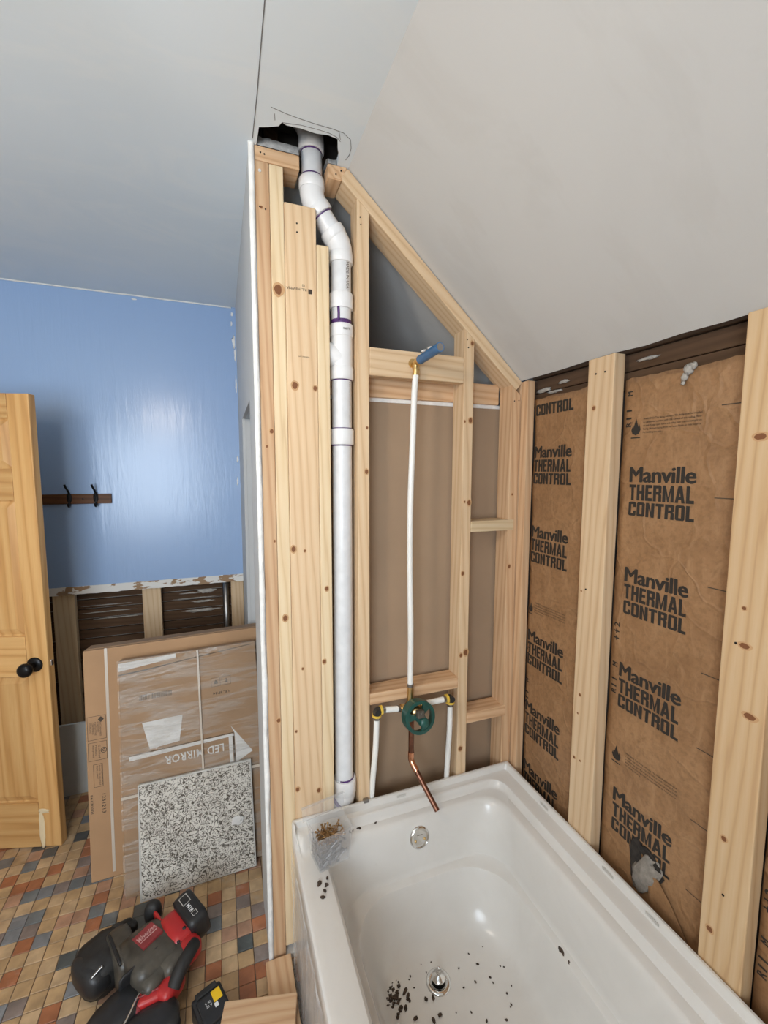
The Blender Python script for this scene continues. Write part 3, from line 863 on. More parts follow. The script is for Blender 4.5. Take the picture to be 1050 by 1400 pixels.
def ticks(t, y0, y1, zs):
    for z in zs:
        paper_print('printed_tick', flat([(0, 0), (y0-y1, 0), (y0-y1, 0.0022), (0, 0.0022)]), INK_SOFT, t, y0, z)

t1 = batt(-0.301, -0.037, 1.803, 'kraft paper faced insulation in the narrow bay by the corner', 1.3)
brand_print(t1, -0.020-0.022, 1.775+0.098, only=True)
for z in (1.643, 1.370, 0.997, 0.734, 0.505): brand_print(t1, -0.042 if False else -0.0415, z)
flame(t1, -0.052, 1.062, 0.8); 
ms_ = []
warning(t1, -0.072, 1.098); side_code(t1, 'R11 M   ++2', -0.0385-0.017, 0.72, 0.22)
ticks(t1, -0.275, -0.30, (1.70, 1.44, 1.17, 0.93, 0.68))
t2 = batt(-0.693, -0.390, 1.798, 'wide kraft paper faced insulation bay with a torn hole near the tub', 6.1)
for z in (1.570, 1.303, 1.037): brand_print(t2, -0.421, z)
brand_print(t2, -0.423, 0.672)
flame(t2, -0.431, 1.652); flame(t2, -0.427, 0.752); warning(t2, -0.452, 1.688); warning(t2, -0.455, 0.788)
side_code(t2, 'R11 M', -0.3925-0.023, 1.675, 0.10); side_code(t2, 'R11 M   ++2', -0.3925-0.022, 0.94, 0.21)
ticks(t2, -0.635, -0.69, (1.70, 1.50, 1.30, 1.10, 0.92, 0.74, 0.56))
t3 = batt(-1.099, -0.782, 1.80, 'sliver of kraft faced insulation at the right edge of the photo', 9.7)
for z in (1.50, 0.9, 0.6): brand_print(t3, -0.83, z)
side_code(t3, 'R11 M   ++2', -0.783-0.02, 0.52, 0.2)
# torn hole: grey wool bulging, a ragged dark rim and a folded flap
put('exposed_wool', blob(0.009, 0.030, 0.062, 2.2, jitter=0.35, seed=3, seg=28, rings=18), GLASS_WOOL, t2, Matrix.Translation((0.034, -0.537, 0.505)) @ Matrix.Rotation(0.45, 4, 'X'), True)
rim = [(-0.497, 0.575), (-0.508, 0.588), (-0.520, 0.575), (-0.535, 0.582), (-0.556, 0.570), (-0.575, 0.556), (-0.586, 0.535), (-0.578, 0.52), (-0.56, 0.53), (-0.54, 0.55), (-0.52, 0.555), (-0.51, 0.53), (-0.515, 0.50), (-0.525, 0.47), (-0.515, 0.445), (-0.497, 0.47), (-0.492, 0.51), (-0.489, 0.55)]
b = bmesh.new(); vs = [b.verts.new((0.0325+0.002*math.sin(i*2.1), y, z)) for i, (y, z) in enumerate(rim)]; f = b.faces.new(vs)
bmesh.ops.triangulate(b, faces=[f]); 
r = bmesh.ops.extrude_face_region(b, geom=b.faces[:])
for v in r['geom']:
    if isinstance(v, bmesh.types.BMVert): v.co.x += 0.004
bmesh.ops.recalc_face_normals(b, faces=b.faces[:])
put('torn_rim', b, plain('dark_tear', (0.025, 0.02, 0.016), 0.95, mottle=0.5, mscale=60), t2)  # near black tone all over the torn rim
flap = [(-0.548, 0.520, 0.028), (-0.575, 0.530, 0.027), (-0.612, 0.490, 0.031), (-0.650, 0.435, 0.035), (-0.628, 0.44, 0.033), (-0.59, 0.43, 0.032), (-0.555, 0.45, 0.029)]
b = bmesh.new(); f = b.faces.new([b.verts.new((x, y, z)) for y, z, x in flap]); bmesh.ops.triangulate(b, faces=[f])
r = bmesh.ops.extrude_face_region(b, geom=b.faces[:])
for v in r['geom']:
    if isinstance(v, bmesh.types.BMVert): v.co.x -= 0.0012
bmesh.ops.recalc_face_normals(b, faces=b.faces[:])
put('torn_flap', b, KRAFT, t2)
cd = thing('caulk_lump', (0.03, -0.565, 1.785), 'small pale lump of dried plaster on the top edge of the kraft paper', 'plaster')
for k, (dy, dz, s) in enumerate(((0, 0.01, 0.010), (-0.012, 0.016, 0.007), (0.008, -0.006, 0.008), (0.010, -0.018, 0.005))):
    put('lump', blob(s*0.7, s, s*1.1, 2, jitter=0.6, seed=k+2, seg=12, rings=8), PLASTER, cd, Matrix.Translation((0.031, -0.563+dy, 1.78+dz)), True)

KNOT = plain('knot_wood', (0.20, 0.075, 0.026), 0.7, mottle=0.5, mscale=140)
KNOT_HALO = plain('knot_halo_wood', (0.54, 0.32, 0.155), 0.7, mottle=0.25, mscale=60)
def knot_mesh(mat, sd):
    b = bmesh.new(); n = 18
    c = b.verts.new((0, 0, 0.0006)); rg = [b.verts.new(((1+0.22*mnoise.noise(Vector((math.cos(2*PI*k/n)*1.5, math.sin(2*PI*k/n)*1.5, sd))))*math.cos(2*PI*k/n), (1+0.22*mnoise.noise(Vector((math.cos(2*PI*k/n)*1.5, math.sin(2*PI*k/n)*1.5, sd+3))))*math.sin(2*PI*k/n), 0)) for k in range(n)]
    for k in range(n): b.faces.new((c, rg[k], rg[(k+1) % n]))
    me = bpy.data.meshes.new('knot'); b.to_mesh(me); b.free(); me.materials.append(mat); return me
KME = [(knot_mesh(KNOT, s_), knot_mesh(KNOT_HALO, s_+9)) for s_ in range(4)]
def knot(o, nrm_, rad, parent, tall=1.25):
    nrm_ = Vector(nrm_); Xk = Vector((0, 0, 1)).cross(nrm_).normalized()
    a, h_ = random.choice(KME)
    B0 = basis(Vector(o)+nrm_*0.0003, Xk, (0, 0, 1), nrm_)
    put('knot_halo', h_, None, parent, B0 @ Matrix.Diagonal((rad*1.5, rad*1.5*tall, 0.4, 1)))
    put('knot', a, None, parent, B0 @ Matrix.Translation((0, 0, 0.0004)) @ Matrix.Diagonal((rad, rad*tall, 0.4, 1)))
for x, z, s_ in ((-0.811, 2.056, 8), (-0.77, 1.8, 6), (-0.712, 1.796, 4), (-0.782, 1.329, 5), (-0.749, 1.322, 3), (-0.761, 0.96, 3), (-0.810, 1.124, 5), (-0.851, 2.261, 3), (-0.837, 1.669, 4), (-0.836, 1.356, 3), (-0.684, 1.201, 4), (-0.694, 0.972, 4), (-0.556, 1.556, 4), (-0.554, 1.689, 3), (-0.192, 1.726, 5), (-0.213, 1.722, 3), (-0.191, 1.452, 5), (-0.208, 1.455, 3), (-0.210, 1.209, 4), (-0.192, 0.926, 6), (-0.211, 0.918, 4), (-0.206, 0.571, 5), (-0.016, 1.477, 3), (-0.783, 0.574, 4), (-0.717, 0.553, 4), (-0.02, 1.219, 4), (-0.851, 1.627, 3), (-0.836, 0.81, 4), (-0.191, 1.975, 4), (-0.784, 0.764, 3)):
    knot((x, 0.0, z), (0, -1, 0), 0.0013*s_ if s_ > 3 else 0.0010*s_, FB)
for y, z, s_ in ((-0.328, 1.733, 4), (-0.736, 1.21, 7), (-0.755, 1.071, 8), (-0.733, 1.626, 8), (-0.327, 0.9, 3), (-0.322, 0.84, 2), (-0.316, 0.697, 3), (-0.339, 0.7, 2), (-0.73, 1.286, 3), (-0.728, 0.784, 4), (-0.715, 0.558, 5), (-0.314, 1.211, 2)):
    knot((0.0, y, z), (-1, 0, 0), 0.0013*s_, WR, 0.6 if s_ > 6 else 1.0)

# ---------------------------------------------------------------- bathtub
def round_rect(xl, xr, yf, yb, r, z, k=8):
    """counter-clockwise ring starting on the right side, going back, left, front"""
    T = [0, .004, .01, .018, .03, .05, .09, .16, .25, .4, .6, .8, .93]
    pts = []
    def seg(a, c, ts):
        for t in ts: pts.append((a[0]+(c[0]-a[0])*t, a[1]+(c[1]-a[1])*t))
    def arc(cx, cy, a0):
        for i in range(k): 
            a = a0 + PI/2*i/k; pts.append((cx+r*math.cos(a), cy+r*math.sin(a)))
    seg((xr, yf+r), (xr, yb-r), [0, .07, .2, .4, .6, .75, .84, .91, .95, .97, .982, .99, .996]); arc(xr-r, yb-r, 0)
    seg((xr-r, yb), (xl+r, yb), [i/12 for i in range(12)]); arc(xl+r, yb-r, PI/2)
    seg((xl, yb-r), (xl, yf+r), T); arc(xl+r, yf+r, PI)
    seg((xl+r, yf), (xr-r, yf), [i/12 for i in range(12)]); arc(xr-r, yf+r, 1.5*PI)
    return [(x, y, z) for x, y in pts]
def ss(t): t = max(0, min(1, t)); return t*t*(3-2*t)
tub = thing('bathtub', (-0.4, -0.76, 0), 'white acrylic alcove bathtub with debris scattered inside', 'bathtub')
rings = []
def ring(xl, ir, ib, fi, r, zr, zl):
    """ir / ib / fi: inset from the right, back and front walls; zr height on wall sides, zl height of the room side"""
    xr, yb, yf = -0.004-ir, -0.002-ib, -1.52+fi
    out = []
    for x, y, _ in round_rect(xl, xr, yf, yb, r, 0):
        w = ss((xl+0.055+r*0.4 - x)/0.03) * ss((yb-0.012-y)/0.035)
        out.append((x, y, zr+(zl-zr)*w))
    rings.append(out)
ring(-0.798, 0, 0, 0, .004, 0.0, 0.0)
ring(-0.798, 0, 0, 0, .004, .385, .385)
ring(-0.8035, 0, 0, 0, .004, .390, .390)
ring(-0.8045, 0, 0, 0, .005, .470, .418)
ring(-0.8025, .002, .002, .002, .005, .478, .426)
ring(-0.799, .008, .008, .008, .006, .4785, .4285)
ring(-0.797, .012, .012, .012, .007, .476, .429)
ring(-0.795, .019, .016, .02, .010, .459, .4292)
ring(-0.793, .024, .020, .024, .012, .457, .4293)
ring(-0.788, .055, .032, .055, .040, .456, .4294)
ring(-0.784, .061, .036, .061, .048, .453, .4294)
ring(-0.778, .068, .042, .068, .055, .436, .4290)
ring(-0.772, .074, .047, .075, .060, .431, .4286)
ring(-0.735, .096, .062, .105, .075, .4285, .4278)
ring(-0.724, .102, .068, .114, .080, .425, .4255)
ring(-0.7165, .107, .074, .12, .085, .417, .418)
ring(-0.713, .110, .078, .125, .090, .405, .405)
ring(-0.704, .116, .086, .145, .10, .37, .37)
ring(-0.690, .125, .100, .18, .120, .280, .280)
ring(-0.687, .127, .102, .19, .122, .267, .267)
ring(-0.683, .131, .106, .195, .126, .2615, .2615)
ring(-0.668, .145, .121, .21, .140, .2575, .2575)
ring(-0.6625, .150, .127, .218, .146, .254, .254)
ring(-0.660, .1525, .1295, .22, .148, .246, .246)
ring(-0.657, .156, .133, .225, .150, .230, .230)
ring(-0.640, .172, .162, .25, .145, .160, .160)
ring(-0.628, .186, .186, .275, .135, .124, .124)
ring(-0.614, .203, .210, .30, .125, .108, .108)
ring(-0.592, .228, .240, .33, .115, .102, .102)
ring(-0.50, .31, .33, .42, .08, .100, .100)
bt = bmesh.new()
VR = [[bt.verts.new(p) for p in R] for R in rings]
n = len(VR[0])
for a, c in zip(VR, VR[1:]):
    for k in range(n): bt.faces.new((a[k], a[(k+1) % n], c[(k+1) % n], c[k]))
bt.faces.new(VR[-1])
bmesh.ops.recalc_face_normals(bt, faces=bt.faces[:])
for f in bt.faces:
    if f.calc_center_median().z < 0.101 and abs(f.normal.z) > 0.9 and f.normal.z < 0:
        bmesh.ops.reverse_faces(bt, faces=bt.faces[:]); break
shell = sm(put('tub_shell', bt, ACRYLIC, tub), 32)
# overflow plate
OV = axis_mat((-0.406, -0.0835, 0.367), (0.0, -0.98, 0.2))
ov = sm(put('overflow_plate', lathe([(0, 0.010), (0.020, 0.0098), (0.026, 0.0085), (0.030, 0.011), (0.0335, 0.009), (0.035, 0.004), (0.035, -0.006)], 40), CHROME, tub, OV), 60)
for sx in (-0.016, 0.016):
    put('screw', lathe([(0, 0.0135), (0.003, 0.0125), (0.0042, 0.0095)], 10), BRASS, ov, OV @ Matrix.Translation((sx, -0.006, 0)), True)
put('lettering', text_mesh('OVERFLOW', 0.02, 0.003), INK_SOFT, ov, OV @ Matrix.Translation((-0.010, 0.008, 0.0103)))
# drain with a lift stopper
DR = Matrix.Translation((-0.437, -0.288, 0.1))
dn = sm(put('drain_flange', lathe([(0.0185, -0.02), (0.0195, 0.0025), (0.023, 0.0045), (0.032, 0.004), (0.036, 0.001), (0.036, -0.003)], 36), CHROME, tub, DR), 60)
put('drain_well', lathe([(0, 0.001), (0.021, 0.0012), (0.021, -0.002)], 24), BLACK_METAL, dn, DR)
sm(put('drain_stopper', lathe([(0, 0.050), (0.004, 0.049), (0.0055, 0.045), (0.004, 0.041), (0.0032, 0.038), (0.0055, 0.034), (0.007, 0.030), (0.0042, 0.026), (0.006, 0.023), (0.019, 0.019), (0.020, 0.016), (0.018, 0.013), (0, 0.013)], 28), CHROME, dn, DR), 60)
# protective film hanging on the apron, bare bracket on the flange
b = bmesh.new(); g = []
for j in range(15):
    row = []
    for i in range(41):
        y = -0.03-0.9*i/40; z = 0.405-0.40*j/14
        row.append(b.verts.new((-0.8085-0.006*abs(mnoise.noise(Vector((y*18, z*4, 2)))) - 0.003*mnoise.noise(Vector((y*60, z*9, 5))), y, z)))
    g.append(row)
for j in range(14):
    for i in range(40): b.faces.new((g[j][i], g[j][i+1], g[j+1][i+1], g[j+1][i]))
bmesh.ops.solidify(b, geom=b.faces[:], thickness=0.0004)
put('protective_film', b, APRON_FILM, tub, None, True)
put('flange_clip', bm_box(-0.009, 0.009, -0.012, 0.002, 0, 0.012, 0.002, 1), STEEL, tub, Matrix.Translation((-0.563, -0.003, 0.474)))
for y in (-0.22, -0.60, -0.47):
    put('flange_slot', bm_box(-0.0008, 0.0008, -0.018, 0.018, -0.004, 0.004, 0.0005, 1), PANEL_RIM, tub, Matrix.Translation((-0.0205, y, 0.468)))
put('flange_slot', bm_box(-0.016, 0.016, -0.0008, 0.0008, -0.004, 0.004, 0.0005, 1), PANEL_RIM, tub, Matrix.Translation((-0.44, -0.0175, 0.469)))

# ---------------------------------------------------------------- vent pipe
YP = 0.040
vent = thing('vent_pipe', (-0.622, YP, 0.1), 'white plastic drain and vent pipe jogging up through the ceiling hole', 'pipe')
PR, HR = 0.0300, 0.0365
def arc_pts(p0, d0, d1, R, n=8):
    """points turning from direction d0 to d1 with bend radius R, starting at p0"""
    d0 = Vector(d0).normalized(); d1 = Vector(d1).normalized()
    ang = d0.angle(d1); ax = d0.cross(d1).normalized()
    nn = ax.cross(d0)
    c = Vector(p0) + nn*R
    return [c + Matrix.Rotation(ang*i/n, 3, ax) @ (-nn*R) for i in range(n+1)]
def pipe(name, pts, r, mat, parent=vent, seg=24): return sm(put(name, tube(pts, r, seg), mat, parent), 50)
def hub(c, d, ln=0.044, r=HR, name='hub', parent=vent, mat=PVC):
    return sm(put(name, lathe([(PR*0.9, 0), (r-0.002, 0), (r, 0.003), (r, ln-0.003), (r-0.002, ln), (PR*0.9, ln)], 28), mat, parent, axis_mat(c, d)), 40)
def primer(c, d, w=0.005, r=PR+0.0006):
    return sm(put('primer_ring', lathe([(r-0.001, 0), (r, 0), (r, w), (r-0.001, w)], 28), PRIMER, vent, axis_mat(c, d)), 40)
X0 = -0.622
up = Vector((0, 0, 1))
pipe('pipe_length', [(X0-0.001, YP, 0.50), (X0, YP, 1.64)], PR, PVC_PIPE)
pipe('pipe_length', [(X0, YP, 1.66), (X0, YP, 1.86)], PR, PVC_PIPE)
pipe('pipe_length', [(X0, YP, 1.98), (X0, YP, 2.06)], PR, PVC_PIPE)
pipe('pipe_length', [(X0, YP, 2.07), (X0, YP, 2.19)], PR, PVC_PIPE)
# base fitting
hub((X0, YP, 0.495), up, 0.05, HR+0.002, 'base_coupling')
pipe('base_bend', arc_pts((X0, YP, 0.50), -up, (-0.75, 0.0, -0.66), 0.07), HR, PVC)
primer((X0, YP, 0.545), up, 0.006)
primer((X0-0.02, YP-0.001, 0.455), (0.75, 0, 0.66), 0.010, HR+0.0012)
hub((X0, YP, 1.638), up, 0.048, HR, 'coupling'); primer((X0, YP, 1.634), up, 0.004); primer((X0, YP, 1.686), up, 0.003)
# tee
tee = pipe('tee_body', [(X0, YP, 1.835), (X0, YP, 1.985)], PR+0.0035, PVC)
hub((X0, YP, 1.832), up, 0.038, HR, 'hub', tee); hub((X0, YP, 1.957), up, 0.036, HR, 'hub', tee)
pipe('tee_branch', [(X0-0.005, YP, 1.895), (X0-0.05, YP+0.004, 1.912)], PR+0.003, PVC, tee)
pipe('branch_stub', [(X0-0.045, YP+0.003, 1.910), (X0-0.075, YP+0.006, 1.921)], PR, PVC_PIPE, tee)
primer((X0, YP, 1.829), up, 0.003)
put('primer_ring', lathe([(PR, 0), (PR+0.0006, 0), (PR+0.0006, 0.012), (PR, 0.012)], 28), PRIMER, vent, axis_mat((X0, YP, 1.994), up))
b = bmesh.new()
tube([Vector((X0+(PR+0.0004)*math.cos(a), YP+(PR+0.0004)*math.sin(a), z)) for a, z in ((4.2, 2.0), (4.22, 2.02), (4.18, 2.043))], 0.004, 8, bm=b)
put('primer_drip', b, PRIMER, vent, None, True)
hub((X0, YP, 2.038), up, 0.044, HR, 'coupling')
# offset to the left: two 45 degree bends
dj = Vector((-0.60, 0.0, 0.80)).normalized()
hub((X0, YP, 2.168), up, 0.030, HR, 'hub')
A1 = arc_pts((X0, YP, 2.195), up, dj, 0.075)
e1 = pipe('lower_elbow', A1, HR-0.002, PVC)
hub(A1[-1]-dj*0.002, dj, 0.026, HR, 'hub', e1)
x_top = -0.706
s = (A1[-1].x - x_top)
B_end = arc_pts((0, 0, 0), dj, up, 0.07)
Ls = (A1[-1].x + B_end[-1].x - x_top)/(-dj.x)
q = A1[-1] + dj*Ls
pipe('pipe_length', [A1[-1], q], PR, PVC_PIPE)
A2 = arc_pts(q, dj, up, 0.07)
e2 = pipe('upper_elbow', A2, HR-0.002, PVC)
hub(q-dj*0.024, dj, 0.026, HR, 'hub', e2); primer(q-dj*0.029, dj, 0.004)
hub(A2[-1], up, 0.03, HR, 'hub', e2); primer(A2[-1]+up*0.031, up, 0.005)
zt = A2[-1].z
pipe('pipe_length', [A2[-1], (x_top, YP, 2.50)], PR, PVC_PIPE)
hub((x_top, YP, 2.455), up, 0.035, HR, 'hub'); primer((x_top, YP, 2.451), up, 0.004)
A3 = arc_pts((x_top, YP, 2.488), up, (-0.9, -0.15, 0.42), 0.07)
e3 = pipe('attic_elbow', A3, HR-0.001, PVC)
dA = (A3[-1]-A3[-2]).normalized()
pipe('attic_pipe', [A3[-1], A3[-1]+dA*0.10], PR, PVC_PIPE)
put('pipe_lettering', text_mesh('MADE IN USA', 0.075, 0.008), INK_SOFT, vent, basis((X0+0.008, YP-PR-0.0009, 2.165), (0, 0, -1), (1, 0, 0), (0, -1, 0)))
put('pipe_lettering', text_mesh('2 IN PVC DWV PIPE ASTM D2665', 0.12, 0.004), INK_SOFT, vent, basis((X0+0.017, YP-PR+0.0045, 1.825), (0, 0, -1), (0.85, 0.53, 0), Vector((0, 0, -1)).cross(Vector((0.85, 0.53, 0)))))
put('fitting_lettering', text_mesh('CHARLOTTE', 0.020, 0.006, 0.02), INK_SOFT, vent, basis((X0-0.004, YP-HR-0.0008, 1.972), (1, 0, 0), (0, 0, 1), (0, -1, 0)))

# ---------------------------------------------------------------- shower valve plumbing
sh = thing('shower_plumbing', (-0.40, -0.02, 0.78), 'green round shower valve with white tubing and copper spout pipe', 'plumbing')
YV = -0.022
sp = [(-0.402, YV, 1.862), (-0.407, YV, 1.80), (-0.413, YV-0.003, 1.65), (-0.420, YV-0.005, 1.45), (-0.420, YV-0.006, 1.25), (-0.415, YV-0.004, 1.05), (-0.413, YV, 0.92), (-0.413, YV, 0.855)]
def smooth_path(P, n=5):
    P = [Vector(p) for p in P]; out = []
    for i in range(len(P)-1):
        a, b_, c, d_ = P[max(0, i-1)], P[i], P[i+1], P[min(len(P)-1, i+2)]
        for k in range(n):
            t = k/n
            out.append(0.5*((2*b_)+(-a+c)*t+(2*a-5*b_+4*c-d_)*t*t+(-a+3*b_-3*c+d_)*t**3))
    return out+[P[-1]]
P = lambda name, pts, r, mat, seg=14: sm(put(name, tube(pts, r, seg), mat, sh), 50)
P('riser_tube', smooth_path(sp), 0.0095, PEX)
P('crimp_ring', [(-0.402, YV, 1.868), (-0.4025, YV, 1.852)], 0.0108, BRASS)
P('crimp_ring', [(-0.413, YV, 0.862), (-0.413, YV, 0.852)], 0.0112, STEEL)
P('brass_adapter', [(-0.413, YV, 0.852), (-0.413, YV, 0.80)], 0.0105, BRASS)
# stub-out with elbow
so = P('stub_elbow', smooth_path([(-0.402, YV, 1.868), (-0.402, YV, 1.885), (-0.401, YV-0.012, 1.893), (-0.400, YV-0.03, 1.894)]), 0.011, BRASS)
put('elbow_ear', lathe([(0, 0.004), (0.014, 0.003), (0.014, 0)], 16), BRASS, sh, axis_mat((-0.405, -0.002, 1.892), (0, -1, 0)))
nb = P('stub_out', [(-0.400, YV-0.025, 1.893), (-0.396, YV-0.145, 1.900)], 0.0135, BLUE_TAPE, 20)
put('stub_mouth', lathe([(0, 0.0006), (0.0105, 0.0006)], 20), HOLLOW_SHADE, sh, axis_mat((-0.396, YV-0.145, 1.900), (0.033, -0.998, 0.058)))  # dark disc stands in for the shaded bore
for k, (tt, a, s) in enumerate(((0.35, 3.6, 0.010), (0.55, 4.4, 0.009), (0.45, 5.0, 0.007))):
    c = Vector((-0.400, YV-0.025, 1.893)).lerp(Vector((-0.396, YV-0.145, 1.900)), tt)
    put('paint_scrape', blob(s*0.6, s*1.3, s*0.35, 2, jitter=0.7, seed=k, seg=10, rings=6), PRINT_WHITE, nb, Matrix.Translation(c+Vector((0.012*math.cos(a), 0, -0.012*math.sin(a)*0.4+0.010))), True)
# valve body and plaster guard
put('valve_body', lathe([(0, 0.03), (0.016, 0.03), (0.020, 0.02), (0.027, 0.005), (0.027, -0.02), (0, -0.02)], 20), BRASS, sh, axis_mat((-0.405, YV-0.01, 0.775), (0, -1, 0)), True)
GA = Vector((0.02, -0.98, 0.18)).normalized()
GC = Vector((-0.400, YV-0.045, 0.768))
GM = axis_mat(GC, GA)
gd = bmesh.new()
lathe([(0.0415, 0.0), (0.052, 0.0), (0.0525, 0.004), (0.052, 0.009), (0.0415, 0.010)], 48, gd, closed=True)
lathe([(0.050, -0.026), (0.0525, -0.026), (0.0528, 0.004), (0.050, 0.004)], 48, gd, closed=True)
for a in (0.9, 0.9+2*PI/3, 0.9+4*PI/3):
    r0, r1, w = 0.012, 0.046, 0.50
    vs = []
    for rr, ww in ((r0, 1.0), (0.028, 0.55), (r1, 0.62)):
        for sgn in (-1, 1): vs.append((rr*math.cos(a+sgn*ww*w*1.1), rr*math.sin(a+sgn*ww*w*1.1)))
    o_ = [vs[0], vs[2], vs[4], vs[5], vs[3], vs[1]]
    pb = prism(o_, 0.008); bmesh.ops.translate(pb, verts=pb.verts[:], vec=(0, 0, 0.008)); merge(gd, pb)
lathe([(0, 0.012), (0.016, 0.012), (0.017, 0.008), (0.017, -0.004), (0, -0.004)], 24, gd)
g_ = sm(put('plaster_guard', gd, GREEN, sh, GM), 40)
put('cartridge_cap', lathe([(0, 0.034), (0.014, 0.034), (0.0155, 0.030), (0.0155, 0.008)], 24), GREEN, g_, GM @ Matrix.Translation((0.004, -0.010, 0)), True)
sm(put('valve_stem', tube([(0.0, 0.0, 0.012), (-0.004, 0.024, 0.02)], 0.008, 12), STEEL, g_, GM), 40)
put('stem_socket', bm_box(-0.012, 0.012, -0.010, 0.014, 0.008, 0.026, 0.003), GREY_TANK, g_, GM @ Matrix.Translation((-0.004, 0.014, 0)))
# hot and cold branches
for side, xe, zz_ in ((-1, -0.530, 0.790), (1, -0.262, 0.783)):
    xi = -0.405+side*0.045
    P('brass_adapter', [(-0.405+side*0.02, YV, 0.780), (xi, YV, 0.782)], 0.0105, BRASS)
    P('brass_hex', [(xi-side*0.016, YV, 0.782), (xi-side*0.004, YV, 0.782)], 0.0145, BRASS, 6)
    P('crimp_ring', [(xi, YV, 0.782), (xi+side*0.008, YV, 0.783)], 0.0112, STEEL)
    P('branch_tube', [(xi+side*0.002, YV, 0.782), (xe-side*0.018, YV, zz_)], 0.0095, PEX)
    P('crimp_ring', [(xe-side*0.028, YV, zz_), (xe-side*0.019, YV, zz_)], 0.0112, STEEL)
    P('yellow_band', [(xe-side*0.018, YV, zz_), (xe-side*0.010, YV, zz_)], 0.0150, YELLOW_RING)
    P('elbow_fitting', smooth_path([(xe-side*0.012, YV, zz_), (xe-side*0.002, YV, zz_-0.001), (xe, YV, zz_-0.012)]), 0.0128, BLACK_PLASTIC)
    P('elbow_fitting', [(xe, YV-0.004, zz_), (xe, YV-0.015, zz_)], 0.0105, BLACK_PLASTIC)
    P('yellow_band', [(xe, YV, zz_-0.011), (xe, YV, zz_-0.018)], 0.0150, YELLOW_RING)
    P('crimp_ring', [(xe, YV, zz_-0.019), (xe, YV, zz_-0.028)], 0.0112, STEEL)
    P('supply_tube', smooth_path([(xe, YV, zz_-0.024), (xe+side*0.002, YV+0.006, 0.66), (xe+side*0.007, 0.006, 0.50), (xe+side*0.010, 0.022, 0.30)]), 0.0095, PEX)
P('copper_drop', [(-0.408, YV, 0.755), (-0.408, YV, 0.612)], 0.0092, COPPER)
P('copper_collar', [(-0.408, YV, 0.622), (-0.408, YV, 0.606)], 0.0105, COPPER_BRIGHT)
CE = Vector((-0.360, -0.122, 0.474))
P('copper_elbow', smooth_path([(-0.408, YV, 0.610), (-0.408, YV, 0.596), (-0.4055, YV-0.006, 0.585), (-0.4025, YV-0.013, 0.577)]), 0.0098, COPPER_BRIGHT)
P('copper_collar', [(-0.4025, YV-0.013, 0.577), Vector((-0.4025, YV-0.013, 0.577)).lerp(CE, 0.10)], 0.0102, COPPER_BRIGHT)
P('spout_pipe', [(-0.4025, YV-0.013, 0.577), CE], 0.0085, COPPER)
put('spout_mouth', lathe([(0, 0.0006), (0.0064, 0.0006)], 16), HOLLOW_SHADE, sh, axis_mat(CE, CE-Vector((-0.4025, YV-0.013, 0.577))))  # flat dark disc paints the shade inside the pipe end

# ---------------------------------------------------------------- clear bin of screws on the tub deck
BR = Matrix.Rotation(math.radians(10.5), 4, 'Z')
BM = Matrix.Translation((-0.7545, -0.1695, 0.4300)) @ BR
bin_ = thing('screw_bin', (-0.7545, -0.1695, 0.4300), 'open clear plastic bin full of screws on the tub deck', 'bin', rot=BR)
bw, bd, bh = 0.106, 0.086, 0.104
b = bmesh.new()
def shell_ring(ins, z, tp): 
    return [b.verts.new(p) for p in ((ins+tp, ins+tp, z), (bw-ins-tp, ins+tp, z), (bw-ins-tp, bd-ins-tp, z), (ins+tp, bd-ins-tp, z))]
R_ = [shell_ring(0, 0, 0.006), shell_ring(0, bh-0.008, 0.0), shell_ring(-0.003, bh-0.008, 0), shell_ring(-0.003, bh, 0), shell_ring(0.0025, bh, 0), shell_ring(0.0025, 0.003, 0.006)]
b.faces.new(R_[0][::-1])
for A_, C_ in zip(R_, R_[1:]):
    for k in range(4): b.faces.new((A_[k], A_[(k+1) % 4], C_[(k+1) % 4], C_[k]))
b.faces.new(R_[-1])
bmesh.ops.recalc_face_normals(b, faces=b.faces[:])
bmesh.ops.bevel(b, geom=[e for e in b.edges if e.calc_face_angle(0) > 0.6], offset=0.0012, segments=1, affect='EDGES')
put('bin_body', b, BIN_PLASTIC, bin_, BM)
lm = BM @ Matrix.Translation((0, bd+0.004, bh)) @ Matrix.Rotation(math.radians(-12), 4, 'X')
lid = put('hinged_lid', bm_box(-0.012, bw+0.016, -0.001, 0.001, -0.004, 0.036, 0.0008, 1), BIN_PLASTIC, bin_, lm)
put('lid_rim', bm_box(-0.014, bw+0.018, -0.008, 0.002, 0.034, 0.037, 0.0008, 1), BIN_PLASTIC, bin_, lm)
def screw_mesh(mat):
    sb = lathe([(0, 0.034), (0.0034, 0.034), (0.0036, 0.033), (0.0016, 0.0298), (0.0015, 0.008), (0.0, 0.0)], 7)
    me = bpy.data.meshes.new('screw'); sb.to_mesh(me); sb.free(); me.materials.append(mat); return me
SM_, SG_ = screw_mesh(SCREW_M), screw_mesh(SCREW_GREY)
